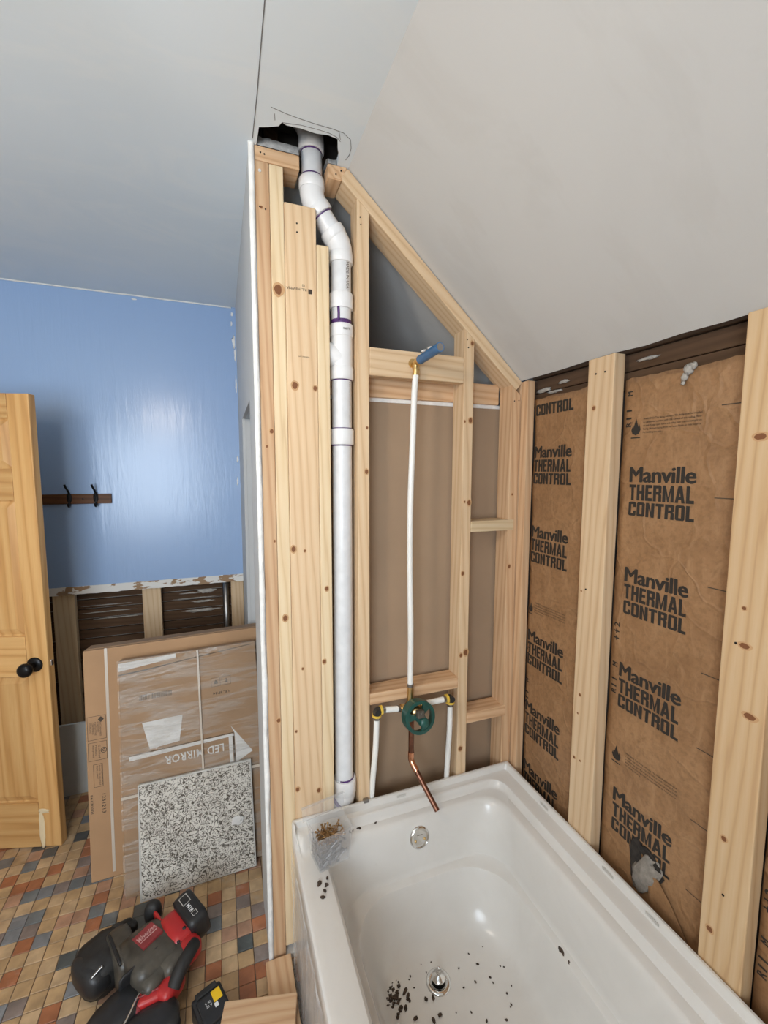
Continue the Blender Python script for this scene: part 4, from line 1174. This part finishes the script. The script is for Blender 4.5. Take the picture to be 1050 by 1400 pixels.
for k in range(150):
    layer = k/150
    z = 0.006+0.060*(k/95) if k < 95 else 0.066+0.016*((k-95)/55)
    if k < 90 and k % 3 == 0:      # lying against the front wall
        x = random.uniform(0.014, bw-0.03); y = 0.0095; a = random.uniform(0.0, PI); el = random.uniform(-1.2, 1.2); dirv = Vector((math.cos(el)*(1 if a < 1.6 else -1), 0, math.sin(el)))
    elif k < 90 and k % 3 == 1:    # against the left wall
        x = 0.0105; y = random.uniform(0.014, bd-0.02); el = random.uniform(-1.2, 1.2); dirv = Vector((0, math.cos(el)*random.choice((-1, 1)), math.sin(el)))
    else:
        x = random.uniform(0.02, bw-0.02); y = random.uniform(0.02, bd-0.02); a = random.uniform(0, 2*PI); el = random.uniform(-0.2, 0.28); dirv = Vector((math.cos(a)*math.cos(el), math.sin(a)*math.cos(el), math.sin(el)))
    c = Vector((x, y, z))
    for w_ in range(8):
        e_ = c+dirv*0.034
        if 0.009 < e_.x < bw-0.009 and 0.009 < e_.y < bd-0.009 and 0.005 < e_.z < bh+0.012: break
        c = c.lerp(Vector((bw/2-dirv.x*0.017, bd/2-dirv.y*0.017, z)), 0.4) if k >= 90 else Vector((min(max(c.x, 0.012-min(0, dirv.x*0.034)), bw-0.012-max(0, dirv.x*0.034)), min(max(c.y, 0.0105-min(0, dirv.y*0.034)), bd-0.0105-max(0, dirv.y*0.034)), min(max(c.z, 0.007-min(0, dirv.z*0.034)), bh-0.02-max(0, dirv.z*0.034))))
    o = put('screw', SM_ if k >= 95 else SG_, None, None, BM @ axis_mat(c, dirv))
    if k >= 95: tag(o, 'brass coloured wood screw in the heap on top inside the clear bin', 'screw', 'brass screws heaped in the clear bin')
    else: tag(o, 'grey screw seen through the side of the clear plastic bin', 'screw', 'grey screws inside the clear bin')

# ---------------------------------------------------------------- crumbs in and around the tub
def crumb_mesh(s):
    b = blob(0.006, 0.0038, 0.0022, 1.7, 8, 5, jitter=0.8, seed=s); me = bpy.data.meshes.new('debris_crumb'); b.to_mesh(me); b.free(); me.materials.append(CRUMB); return me
CM = [crumb_mesh(s) for s in range(6)]
def crumb(x, y, z, s, label, grp):
    o = put('debris_crumb', random.choice(CM), None, None, Matrix.Translation((x, y, z+0.0015*s)) @ Matrix.Rotation(random.uniform(0, 6.3), 4, 'Z') @ Matrix.Scale(s, 4))
    tag(o, label, 'debris', grp)
L_HEAP = ('dark brown debris crumb in the heap left of the drain', 'debris heap left of the drain')
HEAP = [(-0.565, -0.259), (-0.577, -0.266), (-0.584, -0.274), (-0.592, -0.282), (-0.578, -0.28), (-0.566, -0.273), (-0.566, -0.285), (-0.559, -0.291), (-0.590, -0.287), (-0.594, -0.275), (-0.55, -0.252), (-0.558, -0.249), (-0.563, -0.278), (-0.581, -0.294)]
for k in range(64):
    hx, hy = HEAP[k % len(HEAP)]
    crumb(hx+random.gauss(0, 0.004), hy+random.gauss(0, 0.004), 0.1025+0.002*random.random(), random.uniform(0.5, 1.0), *L_HEAP)
for x, y in ((-0.534, -0.276), (-0.540, -0.281), (-0.533, -0.289), (-0.536, -0.296), (-0.533, -0.301), (-0.562, -0.308), (-0.566, -0.313), (-0.55, -0.313), (-0.573, -0.318), (-0.578, -0.324), (-0.534, -0.343), (-0.49, -0.363), (-0.489, -0.315), (-0.469, -0.319), (-0.469, -0.359)):
    crumb(x, y, 0.1018, random.uniform(0.9, 1.35), *L_HEAP)
L_FL = ('dark debris crumb scattered on the bathtub bottom around the drain', 'crumbs scattered over the tub bottom')
for x, y in ((-0.403, -0.223), (-0.435, -0.237), (-0.466, -0.233), (-0.51, -0.229), (-0.508, -0.249), (-0.514, -0.255), (-0.509, -0.278), (-0.46, -0.256), (-0.366, -0.28), (-0.318, -0.257), (-0.308, -0.291), (-0.268, -0.256), (-0.232, -0.305), (-0.248, -0.318), (-0.239, -0.324), (-0.293, -0.332), (-0.292, -0.346), (-0.248, -0.37), (-0.271, -0.381), (-0.275, -0.406), (-0.28, -0.41), (-0.308, -0.43), (-0.387, -0.383), (-0.377, -0.327), (-0.338, -0.326), (-0.426, -0.369), (-0.359, -0.413), (-0.537, -0.235)):
    crumb(x, y, 0.1016, random.uniform(0.4, 0.85), *L_FL)
L_DK = ('dark debris crumb on the tub deck just below the screw bin', 'crumbs on the tub deck by the bin')
for x, y, s in ((-0.757, -0.190, 1.5), (-0.733, -0.182, 0.9), (-0.739, -0.200, 1.0), (-0.741, -0.203, 0.8), (-0.748, -0.216, 1.1), (-0.757, -0.232, 1.2)):
    crumb(x, y, 0.4285, s, *L_DK)
L_BK = ('tiny dark debris crumb on the back ledge right of the screw bin', 'crumbs on the back ledge of the tub')
for x, y, s in ((-0.632, -0.058, 0.8), (-0.622, -0.056, 0.5), (-0.606, -0.052, 0.6), (-0.600, -0.055, 0.9), (-0.598, -0.050, 0.5), (-0.545, -0.052, 0.8)):
    crumb(x, y, 0.4305, s, *L_BK)
L_RT = ('dark debris crumb lying on the narrow right hand step of the bathtub', 'crumbs on the right step of the tub')
for x, y, s in ((-0.147, -0.445, 1.5), (-0.147, -0.455, 0.9), (-0.147, -0.475, 0.9), (-0.146, -0.365, 0.7)):
    crumb(x, y, 0.2555, s, *L_RT)

# ---------------------------------------------------------------- panel door standing open on the left
dd = Vector((-0.958, 0.286, 0)).normalized(); dn_ = Vector((dd.y, -dd.x, 0)) * -1
if dn_.y > 0: dn_ = -dn_            # towards the camera
DO = Vector((-1.645, 0.752, 0.004))
door = thing('door_1', DO, 'varnished pine panel door with a black knob standing open', kind='structure')
DM = basis(DO, dn_, dd, (0, 0, 1)) # local: X out of the face, Y along the door, Z up
if DM.to_3x3().determinant() < 0: DM = basis(DO, dn_, -dd, (0, 0, 1))
sgn = 1 if (DM.to_3x3() @ Vector((0, 1, 0))).dot(dd) > 0 else -1
DW, DH, DT = 0.70, 1.842, 0.036
def dbox(name, u0, u1, z0, z1, axis, t0=-DT, t1=0.0, bev=0.002):
    ys = sorted((sgn*u0, sgn*u1))
    X, Y, Z = (Vector(a) for a in AX[axis])
    c = Vector(((t0+t1)/2, (ys[0]+ys[1])/2, (z0+z1)/2)); dim = Vector((t1-t0, ys[1]-ys[0], z1-z0))
    a, b_, l = abs(dim.dot(X)), abs(dim.dot(Y)), abs(dim.dot(Z))
    return put(name, bm_box(-a/2, a/2, -b_/2, b_/2, -l/2, l/2, bev), DOOR_WOOD, door, DM @ basis(c, X, Y, Z))
dbox('stile', 0.0, 0.080, 0, DH, 'z', bev=0.004); dbox('stile', DW-0.08, DW, 0, DH, 'z', bev=0.004); dbox('stile', 0.31, 0.39, 0.195, 1.75, 'z')
for z0, z1 in ((0, 0.195), (0.735, 0.90), (1.44, 1.56), (1.75, DH)): dbox('rail', 0.0805, DW-0.0805, z0, z1, 'y')
for z0, z1 in ((0.195, 0.735), (0.90, 1.44), (1.56, 1.75)):
    for u0, u1 in ((0.0805, 0.3095), (0.3905, DW-0.0805)):
        b = bmesh.new(); e = 0.012
        ys = sorted((sgn*u0, sgn*u1)); hw = (ys[1]-ys[0])/2; hh = (z1-z0)/2
        fr_ = []
        for ins, dep in ((0, -0.010), (0.006, -0.012), (0.030, -0.004), (hw*0.98, -0.004)):
            i2 = min(ins, hh*0.98)
            fr_.append([b.verts.new((dep, s1*(hw-ins), s2*(hh-i2))) for s1, s2 in ((-1, -1), (1, -1), (1, 1), (-1, 1))])
        for A_, C_ in zip(fr_, fr_[1:]):
            for k in range(4): b.faces.new((A_[k], A_[(k+1) % 4], C_[(k+1) % 4], C_[k]))
        b.faces.new(fr_[-1])
        bk = [b.verts.new((-0.026, v.co.y, v.co.z)) for v in fr_[0]]
        for k in range(4): b.faces.new((fr_[0][(k+1) % 4], fr_[0][k], bk[k], bk[(k+1) % 4]))
        b.faces.new(bk[::-1]); bmesh.ops.recalc_face_normals(b, faces=b.faces[:])
        put('panel', b, DOOR_WOOD, door, DM @ Matrix.Translation((0, (ys[0]+ys[1])/2, (z0+z1)/2)))
KM = DM @ basis((0.0, sgn*0.050, 0.785), (0, 1, 0), (0, 0, 1), (1, 0, 0))
kn = sm(put('door_knob', lathe([(0.030, 0.0), (0.030, 0.003), (0.026, 0.007), (0.012, 0.010), (0.010, 0.030), (0.013, 0.036), (0.024, 0.042), (0.0275, 0.052), (0.025, 0.062), (0.016, 0.068), (0, 0.069)], 28), BLACK_METAL, door, KM), 60)
put('latch_bolt', bm_box(-0.006, 0.006, -0.010, 0.002, -0.012, 0.012, 0.003), LATCH, door, DM @ Matrix.Translation((-DT/2, -sgn*0.003, 0.785)))
put('bare_patch', blob(0.0012, 0.011, 0.085, 2.2, jitter=0.35, seed=5), plain('bare_wood_patch', (0.74, 0.60, 0.38), 0.8, mottle=0.1), door, DM @ Matrix.Translation((0.0002, sgn*0.072, 0.075)), True)
put('bare_patch', blob(0.0012, 0.020, 0.010, 2.0, jitter=0.5, seed=7), bpy.data.materials['bare_wood_patch'], door, DM @ Matrix.Translation((0.0002, sgn*0.060, 0.158)), True)

# ---------------------------------------------------------------- hook rail on the blue wall
hr = thing('hook_rail', (-1.66, YB, 1.41), 'dark brown wooden hook rail with two black hooks on blue wall', 'hook rail')
lumber('rail_board', -1.90, -1.492, YB-0.013, YB-0.0005, 1.395, 1.443, RAIL_WOOD, hr, 'x', 0.002)
for x in (-1.668, -1.558):
    put('hook', tube(smooth_path([(x-0.006, YB-0.05, 1.490), (x-0.004, YB-0.045, 1.478), (x, YB-0.022, 1.455), (x+0.002, YB-0.016, 1.43), (x, YB-0.016, 1.40), (x+0.002, YB-0.024, 1.385), (x+0.003, YB-0.042, 1.386), (x+0.003, YB-0.048, 1.400)]), 0.005, 8), BLACK_METAL, hr, None, True)
    put('hook_plate', blob(0.011, 0.003, 0.024, 2.2), BLACK_METAL, hr, Matrix.Translation((x, YB-0.0145, 1.425)), True)
nail((-1.612, YB-0.0135, 1.42), (0, -1, 0), 0.004, hr)

# ---------------------------------------------------------------- cartons and panel leaning in the corner
def leaning(o, V, skew=0.0):
    U = Vector((1, 0, 0)); V = Vector(V).normalized()
    if skew:
        Nn = U.cross(V); R = Matrix.Rotation(skew, 3, Nn); U = R @ U; V = R @ V
    return basis(o, U, V, U.cross(V))
C1 = leaning((-1.485, 0.52, 0.0), (0, 0.14, 0.851), 0.02)
W1, H1 = 0.66, 0.868
c1 = thing('carton', (-1.485, 0.52, 0), 'large flat brown cardboard carton with safety symbols printed down its left edge', 'carton')
put('carton_body', bm_box(0, W1, 0, H1, -0.115, 0, 0.004), CARD, c1, C1)
put('top_flap', bm_box(0.008, W1-0.01, H1-0.001, H1+0.003, -0.075, -0.004, 0.001, 1), CARD2, c1, C1 @ Matrix.Rotation(-0.02, 4, 'X'))
put('strap', bm_box(0.072, 0.082, 0.02, H1+0.001, 0.0, 0.0012), STRAP, c1, C1)
def frame_print(parent, M4, x0, y0, x1, y1, w, mat, name='printed_frame'):
    b = bmesh.new()
    for a in ((x0, y0, x1, y0+w), (x0, y1-w, x1, y1), (x0, y0+w, x0+w, y1-w), (x1-w, y0+w, x1, y1-w)):
        b.faces.new([b.verts.new((px, py, 0)) for px, py in ((a[0], a[1]), (a[2], a[1]), (a[2], a[3]), (a[0], a[3]))])
    return put(name, b, mat, parent, M4 @ Matrix.Translation((0, 0, 0.0007)))
for y0, y1, x0, x1 in ((0.525, 0.615, 0.006, 0.069), (0.447, 0.516, 0.006, 0.069), (0.347, 0.433, 0.021, 0.052)):
    frame_print(c1, C1, x0, y0, x1, y1, 0.0013, INK_SOFT)
def para(parent, M4, x0, y0, wd, lines, hh, pitch, rot=0, mat=INK_SOFT):
    ms = [shift(text_mesh(s, wd*min(1, len(s)/max(len(q_) for q_ in lines)), hh), 0, -pitch*k) for k, s in enumerate(lines)]
    return put('printed_lettering', join_meshes(ms), mat, parent, M4 @ Matrix.Translation((x0, y0, 0.0007)) @ Matrix.Rotation(rot, 4, 'Z'))
para(c1, C1, 0.047, 0.592, 0.055, ['SUSTAINABLE', 'FORESTRY', 'INITIATIVE', 'CERTIFIED', 'SOURCING'], 0.0055, 0.0085, -PI/2)
para(c1, C1, 0.040, 0.505, 0.05, ['Certified', 'Product', 'Recycled'], 0.007, 0.0105, -PI/2)
para(c1, C1, 0.047, 0.427, 0.075, ['BOX CERTIFICATE', 'EDGE CRUSH TEST', 'SIZE LIMIT'], 0.005, 0.008, -PI/2)
para(c1, C1, 0.046, 0.318, 0.072, ['1231213'], 0.012, 0.01, -PI/2, INK)
para(c1, C1, 0.008, 0.322, 0.070, ['86170001'], 0.008, 0.01, -PI/2, INK)
b = bmesh.new(); lathe([(0.0085, 0), (0.0105, 0)], 20, b); lathe([(0.003, 0), (0.005, 0)], 14, b)
put('printed_symbol', b, INK, c1, C1 @ Matrix.Translation((0.058, 0.482, 0.0008)))
put('printed_symbol', flat([(0, -0.011), (0.006, -0.005), (0.010, 0), (0.006, 0.006), (0, 0.011), (-0.006, 0.006), (-0.010, 0), (-0.006, -0.005)]), INK_SOFT, c1, C1 @ Matrix.Translation((0.052, 0.600, 0.0008)))

C2 = leaning((-1.35, 0.404, 0.0), (0, 0.181, 0.825), 0.022)
W2, H2 = 0.505, 0.846
c2 = thing('mirror_carton', (-1.35, 0.404, 0), 'plastic wrapped carton with upside down mirror lettering behind the panel', 'carton')
put('carton_body', bm_box(0, W2, 0, H2, -0.062, 0, 0.003), CARD2, c2, C2)
def decal(name, pts, mat, z=0.0007): return put(name, flat(pts), mat, c2, C2 @ Matrix.Translation((0, 0, z)))
decal('printed_lamp_shade', [(0.073, 0.604), (0.215, 0.606), (0.200, 0.510), (0.096, 0.503)], PRINT_WHITE)
decal('printed_frame', [(0.026, 0.490), (0.402, 0.494), (0.402, 0.484), (0.026, 0.474)], PRINT_WHITE)
decal('printed_frame', [(0.026, 0.494), (0.402, 0.4985), (0.402, 0.496), (0.026, 0.4915)], INK_SOFT)
decal('printed_frame', [(0.380, 0.483), (0.394, 0.483), (0.394, 0.30), (0.380, 0.30)], PRINT_WHITE)
decal('printed_frame', [(0.396, 0.494), (0.402, 0.494), (0.402, 0.30), (0.396, 0.30)], INK_SOFT)
decal('printed_glow', [(0.390, 0.526), (0.470, 0.410), (0.404, 0.380), (0.4035, 0.494)], PRINT_WHITE)
put('printed_lettering', text_mesh('LED MIRROR', 0.214, 0.031, 0.012, space=1.08), PRINT_WHITE, c2, C2 @ Matrix.Translation((0.360, 0.464, 0.0007)) @ Matrix.Rotation(PI, 4, 'Z'))
b = bmesh.new(); x = 0.066
while x < 0.178:
    w_ = random.choice((0.0012, 0.002, 0.003)); b.faces.new([b.verts.new((a_, c_, 0)) for a_, c_ in ((x, 0.688), (x+w_, 0.688), (x+w_, 0.708), (x, 0.708))]); x += w_+random.choice((0.0015, 0.0025))
put('printed_bar_lines', b, INK_SOFT, c2, C2 @ Matrix.Translation((0, 0, 0.0007)))
frame_print(c2, C2, 0.325, 0.69, 0.360, 0.725, 0.0012, INK_SOFT); frame_print(c2, C2, 0.365, 0.69, 0.400, 0.725, 0.0012, INK_SOFT)
decal('printed_symbol', [(0.336, 0.70), (0.350, 0.70), (0.350, 0.708), (0.343, 0.715), (0.336, 0.708)], INK_SOFT)
decal('printed_symbol', [(0.376, 0.70), (0.390, 0.70), (0.385, 0.706), (0.385, 0.715), (0.381, 0.715), (0.381, 0.706)], INK_SOFT)
put('printed_lettering', text_mesh('UL IP44', 0.062, 0.010, 0.01), INK_SOFT, c2, C2 @ Matrix.Translation((0.392, 0.668, 0.0007)) @ Matrix.Rotation(PI, 4, 'Z'))
put('carton_slit', flat([(0.0, 0.792), (0.10, 0.798), (0.25, 0.815), (0.49, 0.836), (0.49, 0.8385), (0.25, 0.818), (0.10, 0.803), (0.0, 0.797)]), INK_SOFT, c2, C2 @ Matrix.Translation((0, 0, 0.0008)))
put('tape_strip', flat([(0.0, 0.808), (0.20, 0.83), (0.20, 0.845), (0.0, 0.838)]), PRINT_WHITE, c2, C2 @ Matrix.Translation((0, 0, 0.0009)))
b = bmesh.new(); g = []
for j in range(61):
    row = []
    for i in range(41):
        x = -0.004+(W2+0.008)*i/40; y = -0.0+(H2+0.003)*j/60
        zz_ = 0.0045+0.0055*abs(mnoise.noise(Vector((x*5+y*2.2, y*30-x*5, 0.5))))*(0.5+mnoise.noise(Vector((x*3, y*3, 7)))) + 0.0012*mnoise.noise(Vector((x*30, y*60, 3)))
        row.append(b.verts.new((x, y, max(0.002, zz_))))
    g.append(row)
for j in range(60):
    for i in range(40): b.faces.new((g[j][i], g[j][i+1], g[j+1][i+1], g[j+1][i]))
put('plastic_wrap', b, FILM, c2, C2, True)
put('strap', bm_box(0.277, 0.284, 0.0, H2+0.002, 0.010, 0.0112), STRAP, c2, C2)
put('strap', bm_box(-0.002, W2, 0.346, 0.356, 0.010, 0.0110), STRAP, c2, C2)

PM = leaning((-1.299, 0.370, 0.001), (0, 0.095, 0.385), 0.014)
pn = thing('textured_panel', (-1.299, 0.376, 0), 'square white panel with a dark wormy surface pattern leaning on the cartons', 'panel')
put('panel_body', bm_box(0, 0.406, 0, 0.398, -0.014, 0, 0.002), PANEL_RIM, pn, PM)
b = bmesh.new(); 
f = b.faces.new([b.verts.new(p) for p in ((0.008, 0.008, 0.0006), (0.400, 0.004, 0.0006), (0.401, 0.392, 0.0006), (0.005, 0.393, 0.0006))])
put('patterned_face', b, WORM, pn, PM)
put('plaster_smear', blob(0.024, 0.017, 0.0012, 2, jitter=0.5, seed=8), PRINT_WHITE, pn, PM @ Matrix.Translation((0.345, 0.185, 0.0008)), True)

# ---------------------------------------------------------------- cordless hand vacuum
vac = thing('hand_vacuum', (-1.26, 0.10, 0), 'red and black cordless hand vacuum with smoky dust cup on the tile floor', 'vacuum')
def vb(name, c, size, yaw, n=3.0, mat=BLACK_PLASTIC, tilt=0.0, roll=0.0, parent=vac, jitter=0.0, seed=0):
    M4 = Matrix.Translation(c) @ Matrix.Rotation(math.radians(yaw), 4, 'Z') @ Matrix.Rotation(math.radians(tilt), 4, 'Y') @ Matrix.Rotation(math.radians(roll), 4, 'X')
    o = put(name, blob(size[0], size[1], size[2], n, 24, 16, jitter=jitter, seed=seed), mat, parent, M4, True)
    return o, M4
# the long axis of the tool runs from the black bulb (left) to the battery (right, further away)
vb('rear_housing', (-1.362, 0.146, 0.056), (0.066, 0.074, 0.055), 28, 3.6, BLACK_RUBBER, jitter=0.07, seed=1)
vb('rear_cap', (-1.385, 0.120, 0.062), (0.040, 0.070, 0.045), 38, 2.8, BLACK_PLASTIC, jitter=0.05, seed=8)
vb('hose_collar', (-1.322, 0.205, 0.086), (0.040, 0.020, 0.020), 6, 2.6, BLACK_RUBBER, jitter=0.25, seed=2)
vb('hose_collar', (-1.292, 0.206, 0.084), (0.016, 0.016, 0.016), 6, 2.6, BLACK_RUBBER, jitter=0.2, seed=4)
vb('housing_band', (-1.302, 0.128, 0.064), (0.034, 0.076, 0.058), 26, 6, GREY_TANK)
vb('latch_ridge', (-1.322, 0.116, 0.118), (0.0045, 0.062, 0.006), 26, 5, BLACK_PLASTIC)
tk, TM = vb('dust_cup', (-1.228, 0.088, 0.068), (0.068, 0.082, 0.062), 32, 6.5, GREY_TANK, tilt=3)
vb('cup_ridge', (-1.235, 0.046, 0.092), (0.066, 0.004, 0.038), 32, 6, BLACK_PLASTIC, parent=tk)
vb('front_cup', (-1.198, 0.030, 0.066), (0.058, 0.040, 0.048), 42, 5, GREY_TANK, jitter=0.04, seed=5)
vb('cup_shoulder', (-1.150, 0.045, 0.078), (0.030, 0.050, 0.042), -42, 5, GREY_TANK)
SKM = Matrix.Translation((-1.232, 0.112, 0.1325)) @ Matrix.Rotation(math.radians(40), 4, 'Z') @ Matrix.Rotation(math.radians(-4), 4, 'X')
stk = put('brand_sticker', bm_box(-0.031, 0.031, -0.030, 0.030, -0.008, 0.002, 0.0015), RED_STICKER, tk, SKM)
put('brand_lettering', text_mesh('Milwaukee', 0.054, 0.018, 0.01), plain('pink_script_print', (0.62, 0.36, 0.34), 0.5), tk, SKM @ Matrix.Translation((-0.026, -0.002, 0.0026)) @ Matrix.Shear('XY', 3, (0, 0)).to_4x4())
put('brand_lettering', flat([(-0.028, -0.008), (0.024, -0.010), (0.026, -0.006), (-0.026, -0.0055)]), bpy.data.materials['pink_script_print'], tk, SKM @ Matrix.Translation((0, 0, 0.0026)))
mt, MMx = vb('motor_body', (-1.150, 0.125, 0.080), (0.062, 0.042, 0.052), -58, 5, RED)
vb('motor_shoulder', (-1.112, 0.060, 0.092), (0.026, 0.032, 0.030), -50, 4, RED)
vb('vent_slot', (-1.128, 0.098, 0.130), (0.006, 0.006, 0.004), 0, 2, BLACK_PLASTIC, parent=mt)
vb('vent_slot', (-1.142, 0.068, 0.122), (0.005, 0.005, 0.004), 0, 2, BLACK_PLASTIC, parent=mt)
vb('motor_trim', (-1.205, 0.165, 0.105), (0.050, 0.006, 0.018), -62, 3, RED)
vb('switch_knob', (-1.233, 0.222, 0.095), (0.026, 0.022, 0.040), -20, 2.6, BLACK_RUBBER)
bk_, BKM = vb('battery_pack', (-1.110, 0.150, 0.113), (0.064, 0.031, 0.042), -60, 9, BLACK_PLASTIC, roll=10)
put('battery_lettering', text_mesh('M18', 0.030, 0.012, 0.02), STICKER_WHITE, bk_, BKM @ Matrix.Translation((-0.006, -0.008, 0.0423)))
frame_print(bk_, BKM, -0.046, -0.014, -0.012, 0.012, 0.002, PANEL_RIM)
for o in (frame_print(bk_, BKM, 0.028, -0.008, 0.044, 0.008, 0.0015, PANEL_RIM),): pass
for ch in [o for o in bpy.data.objects if o.parent == bk_ and o.name.startswith('printed_frame')]:
    ch.matrix_basis = Matrix.Translation((0, 0, 0.0418)) @ ch.matrix_basis
sm(put('handle', tube(smooth_path([(-1.098, 0.060, 0.105), (-1.112, 0.030, 0.112), (-1.132, 0.000, 0.105), (-1.150, -0.028, 0.085)]), 0.019, 16), BLACK_RUBBER, vac), 60)
vb('lower_grip', (-1.158, -0.014, 0.072), (0.026, 0.040, 0.028), -38, 4, RED)
vb('grip_bridge', (-1.205, -0.022, 0.068), (0.048, 0.022, 0.026), 6, 4.5, RED)
vb('grip_rib', (-1.205, -0.022, 0.094), (0.036, 0.003, 0.003), 6, 3, RED_STICKER)
vb('grip_rib', (-1.205, -0.034, 0.090), (0.036, 0.003, 0.003), 6, 3, RED_STICKER)
vb('grip_end', (-1.246, -0.028, 0.066), (0.016, 0.030, 0.026), 25, 2.6, RED_STICKER)
vb('nozzle_body', (-1.290, -0.030, 0.050), (0.066, 0.052, 0.046), 40, 5, BLACK_PLASTIC, jitter=0.06, seed=6)
vb('nozzle_base', (-1.200, -0.085, 0.045), (0.072, 0.045, 0.042), 10, 5, BLACK_PLASTIC, jitter=0.05, seed=7)
vb('nozzle_lip', (-1.352, -0.055, 0.022), (0.020, 0.060, 0.020), -35, 3, BLACK_RUBBER)
put('wire_bail', tube(smooth_path([(-1.280, -0.120, 0.100), (-1.252, -0.078, 0.112), (-1.236, -0.040, 0.116), (-1.226, -0.018, 0.102)]), 0.0026, 8), CHROME, vac, None, True)
put('chrome_edge', tube(smooth_path([(-1.372, 0.070, 0.098), (-1.356, 0.078, 0.107), (-1.345, 0.083, 0.112)]), 0.004, 8), STEEL, vac, None, True)

# loose battery with a yellow sticker
YM = Matrix.Translation((-1.046, -0.090, 0.0)) @ Matrix.Rotation(math.radians(22), 4, 'Z')
lb = thing('loose_battery', (-1.046, -0.090, 0), 'black tool battery with a yellow sticker lying by the wood offcut', 'battery', rot=Matrix.Rotation(math.radians(22), 4, 'Z'))
def lbx(name, a, mat, bev=0.004, par=lb): return put(name, bm_box(*a, bev), mat, par, YM)
bb = lbx('battery_case', (-0.042, 0.042, -0.055, 0.050, 0.0, 0.062), BLACK_PLASTIC, 0.009)
lbx('terminal_rail', (-0.034, 0.034, -0.048, 0.030, 0.060, 0.070), BLACK_PLASTIC, 0.004)
lbx('release_ridge', (-0.030, 0.030, 0.036, 0.054, 0.048, 0.066), BLACK_RUBBER, 0.004)
lbx('yellow_sticker', (0.006, 0.030, -0.004, 0.027, 0.0690, 0.0706), YELLOW_STICKER, 0.0004)
lbx('white_sticker', (0.004, 0.014, -0.018, -0.006, 0.0690, 0.0706), STICKER_WHITE, 0.0004)
put('battery_lettering', text_mesh('5 Ah\n20 V', 0.016, 0.016), STICKER_WHITE, lb, YM @ Matrix.Translation((-0.016, -0.006, 0.0706)))

# ---------------------------------------------------------------- timber offcuts at the foot of the wall
o = lumber('timber_offcut', -0.893, -0.8155, -0.235, -0.012, 0.0005, 0.038, PINE_WARM, None, 'y')
tag(o, 'short board offcut lying flat at the foot of the framed wall', 'timber', 'timber offcuts on the floor')
OM = Matrix.Translation((-0.925, -0.172, 0.0577)) @ Matrix.Rotation(math.radians(-14), 4, 'Z')
o = put('timber_offcut', bm_box(-0.019, 0.019, -0.045, 0.045, -0.10, 0.10, 0.003), PINE_WARM, None, OM @ basis((0, 0, 0), (0, 0, 1), (0, -1, 0), (1, 0, 0)))
tag(o, 'board offcut resting across the other offcut at the bottom edge', 'timber', 'timber offcuts on the floor')
# gravel-like debris strip between the wall and the tub
gb = bmesh.new()
for k in range(220):
    x = random.uniform(-0.835, -0.812); y = random.uniform(-0.23, -0.004)
    if -0.24 < y < -0.010 and x < -0.813: x = random.uniform(-0.8145, -0.810)
    b2 = blob(random.uniform(.002, .006), random.uniform(.002, .006), random.uniform(.002, .004), 1.8, 6, 4)
    bmesh.ops.translate(b2, verts=b2.verts[:], vec=(x, y, random.uniform(0.002, 0.012))); merge(gb, b2)
g_o = put('dust_debris', gb, PLASTER); tag(g_o, 'grey crumbly dust between the tub apron and the offcut', 'debris', kind='stuff')

# ---------------------------------------------------------------- ceiling lamp that lights the room
lamp = thing('ceiling_lamp', (LAMP_POS.x, LAMP_POS.y, H), 'frosted globe ceiling lamp above the photographer', 'lamp')
LM = Matrix.Translation((LAMP_POS.x, LAMP_POS.y, 0))
sm(put('canopy_and_light_cap', lathe([(0, H), (0.06, H-0.001), (0.058, H-0.012), (0.035, H-0.03), (0.012, H-0.034), (0.010, LAMP_POS.z+0.10), (0.030, LAMP_POS.z+0.098), (0.055, LAMP_POS.z+0.082), (0.082, LAMP_POS.z+0.048), (0.088, LAMP_POS.z+0.030), (0.080, LAMP_POS.z+0.028), (0.074, LAMP_POS.z+0.045), (0.050, LAMP_POS.z+0.074), (0, LAMP_POS.z+0.085)], 24), LATCH, lamp, LM), 40)  # unseen cap over the globe added to hold lamp light off the ceiling
sm(put('globe', lathe([(0, -0.07)]+[(0.07*math.cos(a), 0.07*math.sin(a)) for a in [(-PI/2+PI*i/14) for i in range(1, 14)]]+[(0, 0.07)], 24), LAMP_GLOW, lamp, Matrix.Translation(LAMP_POS)), 80)
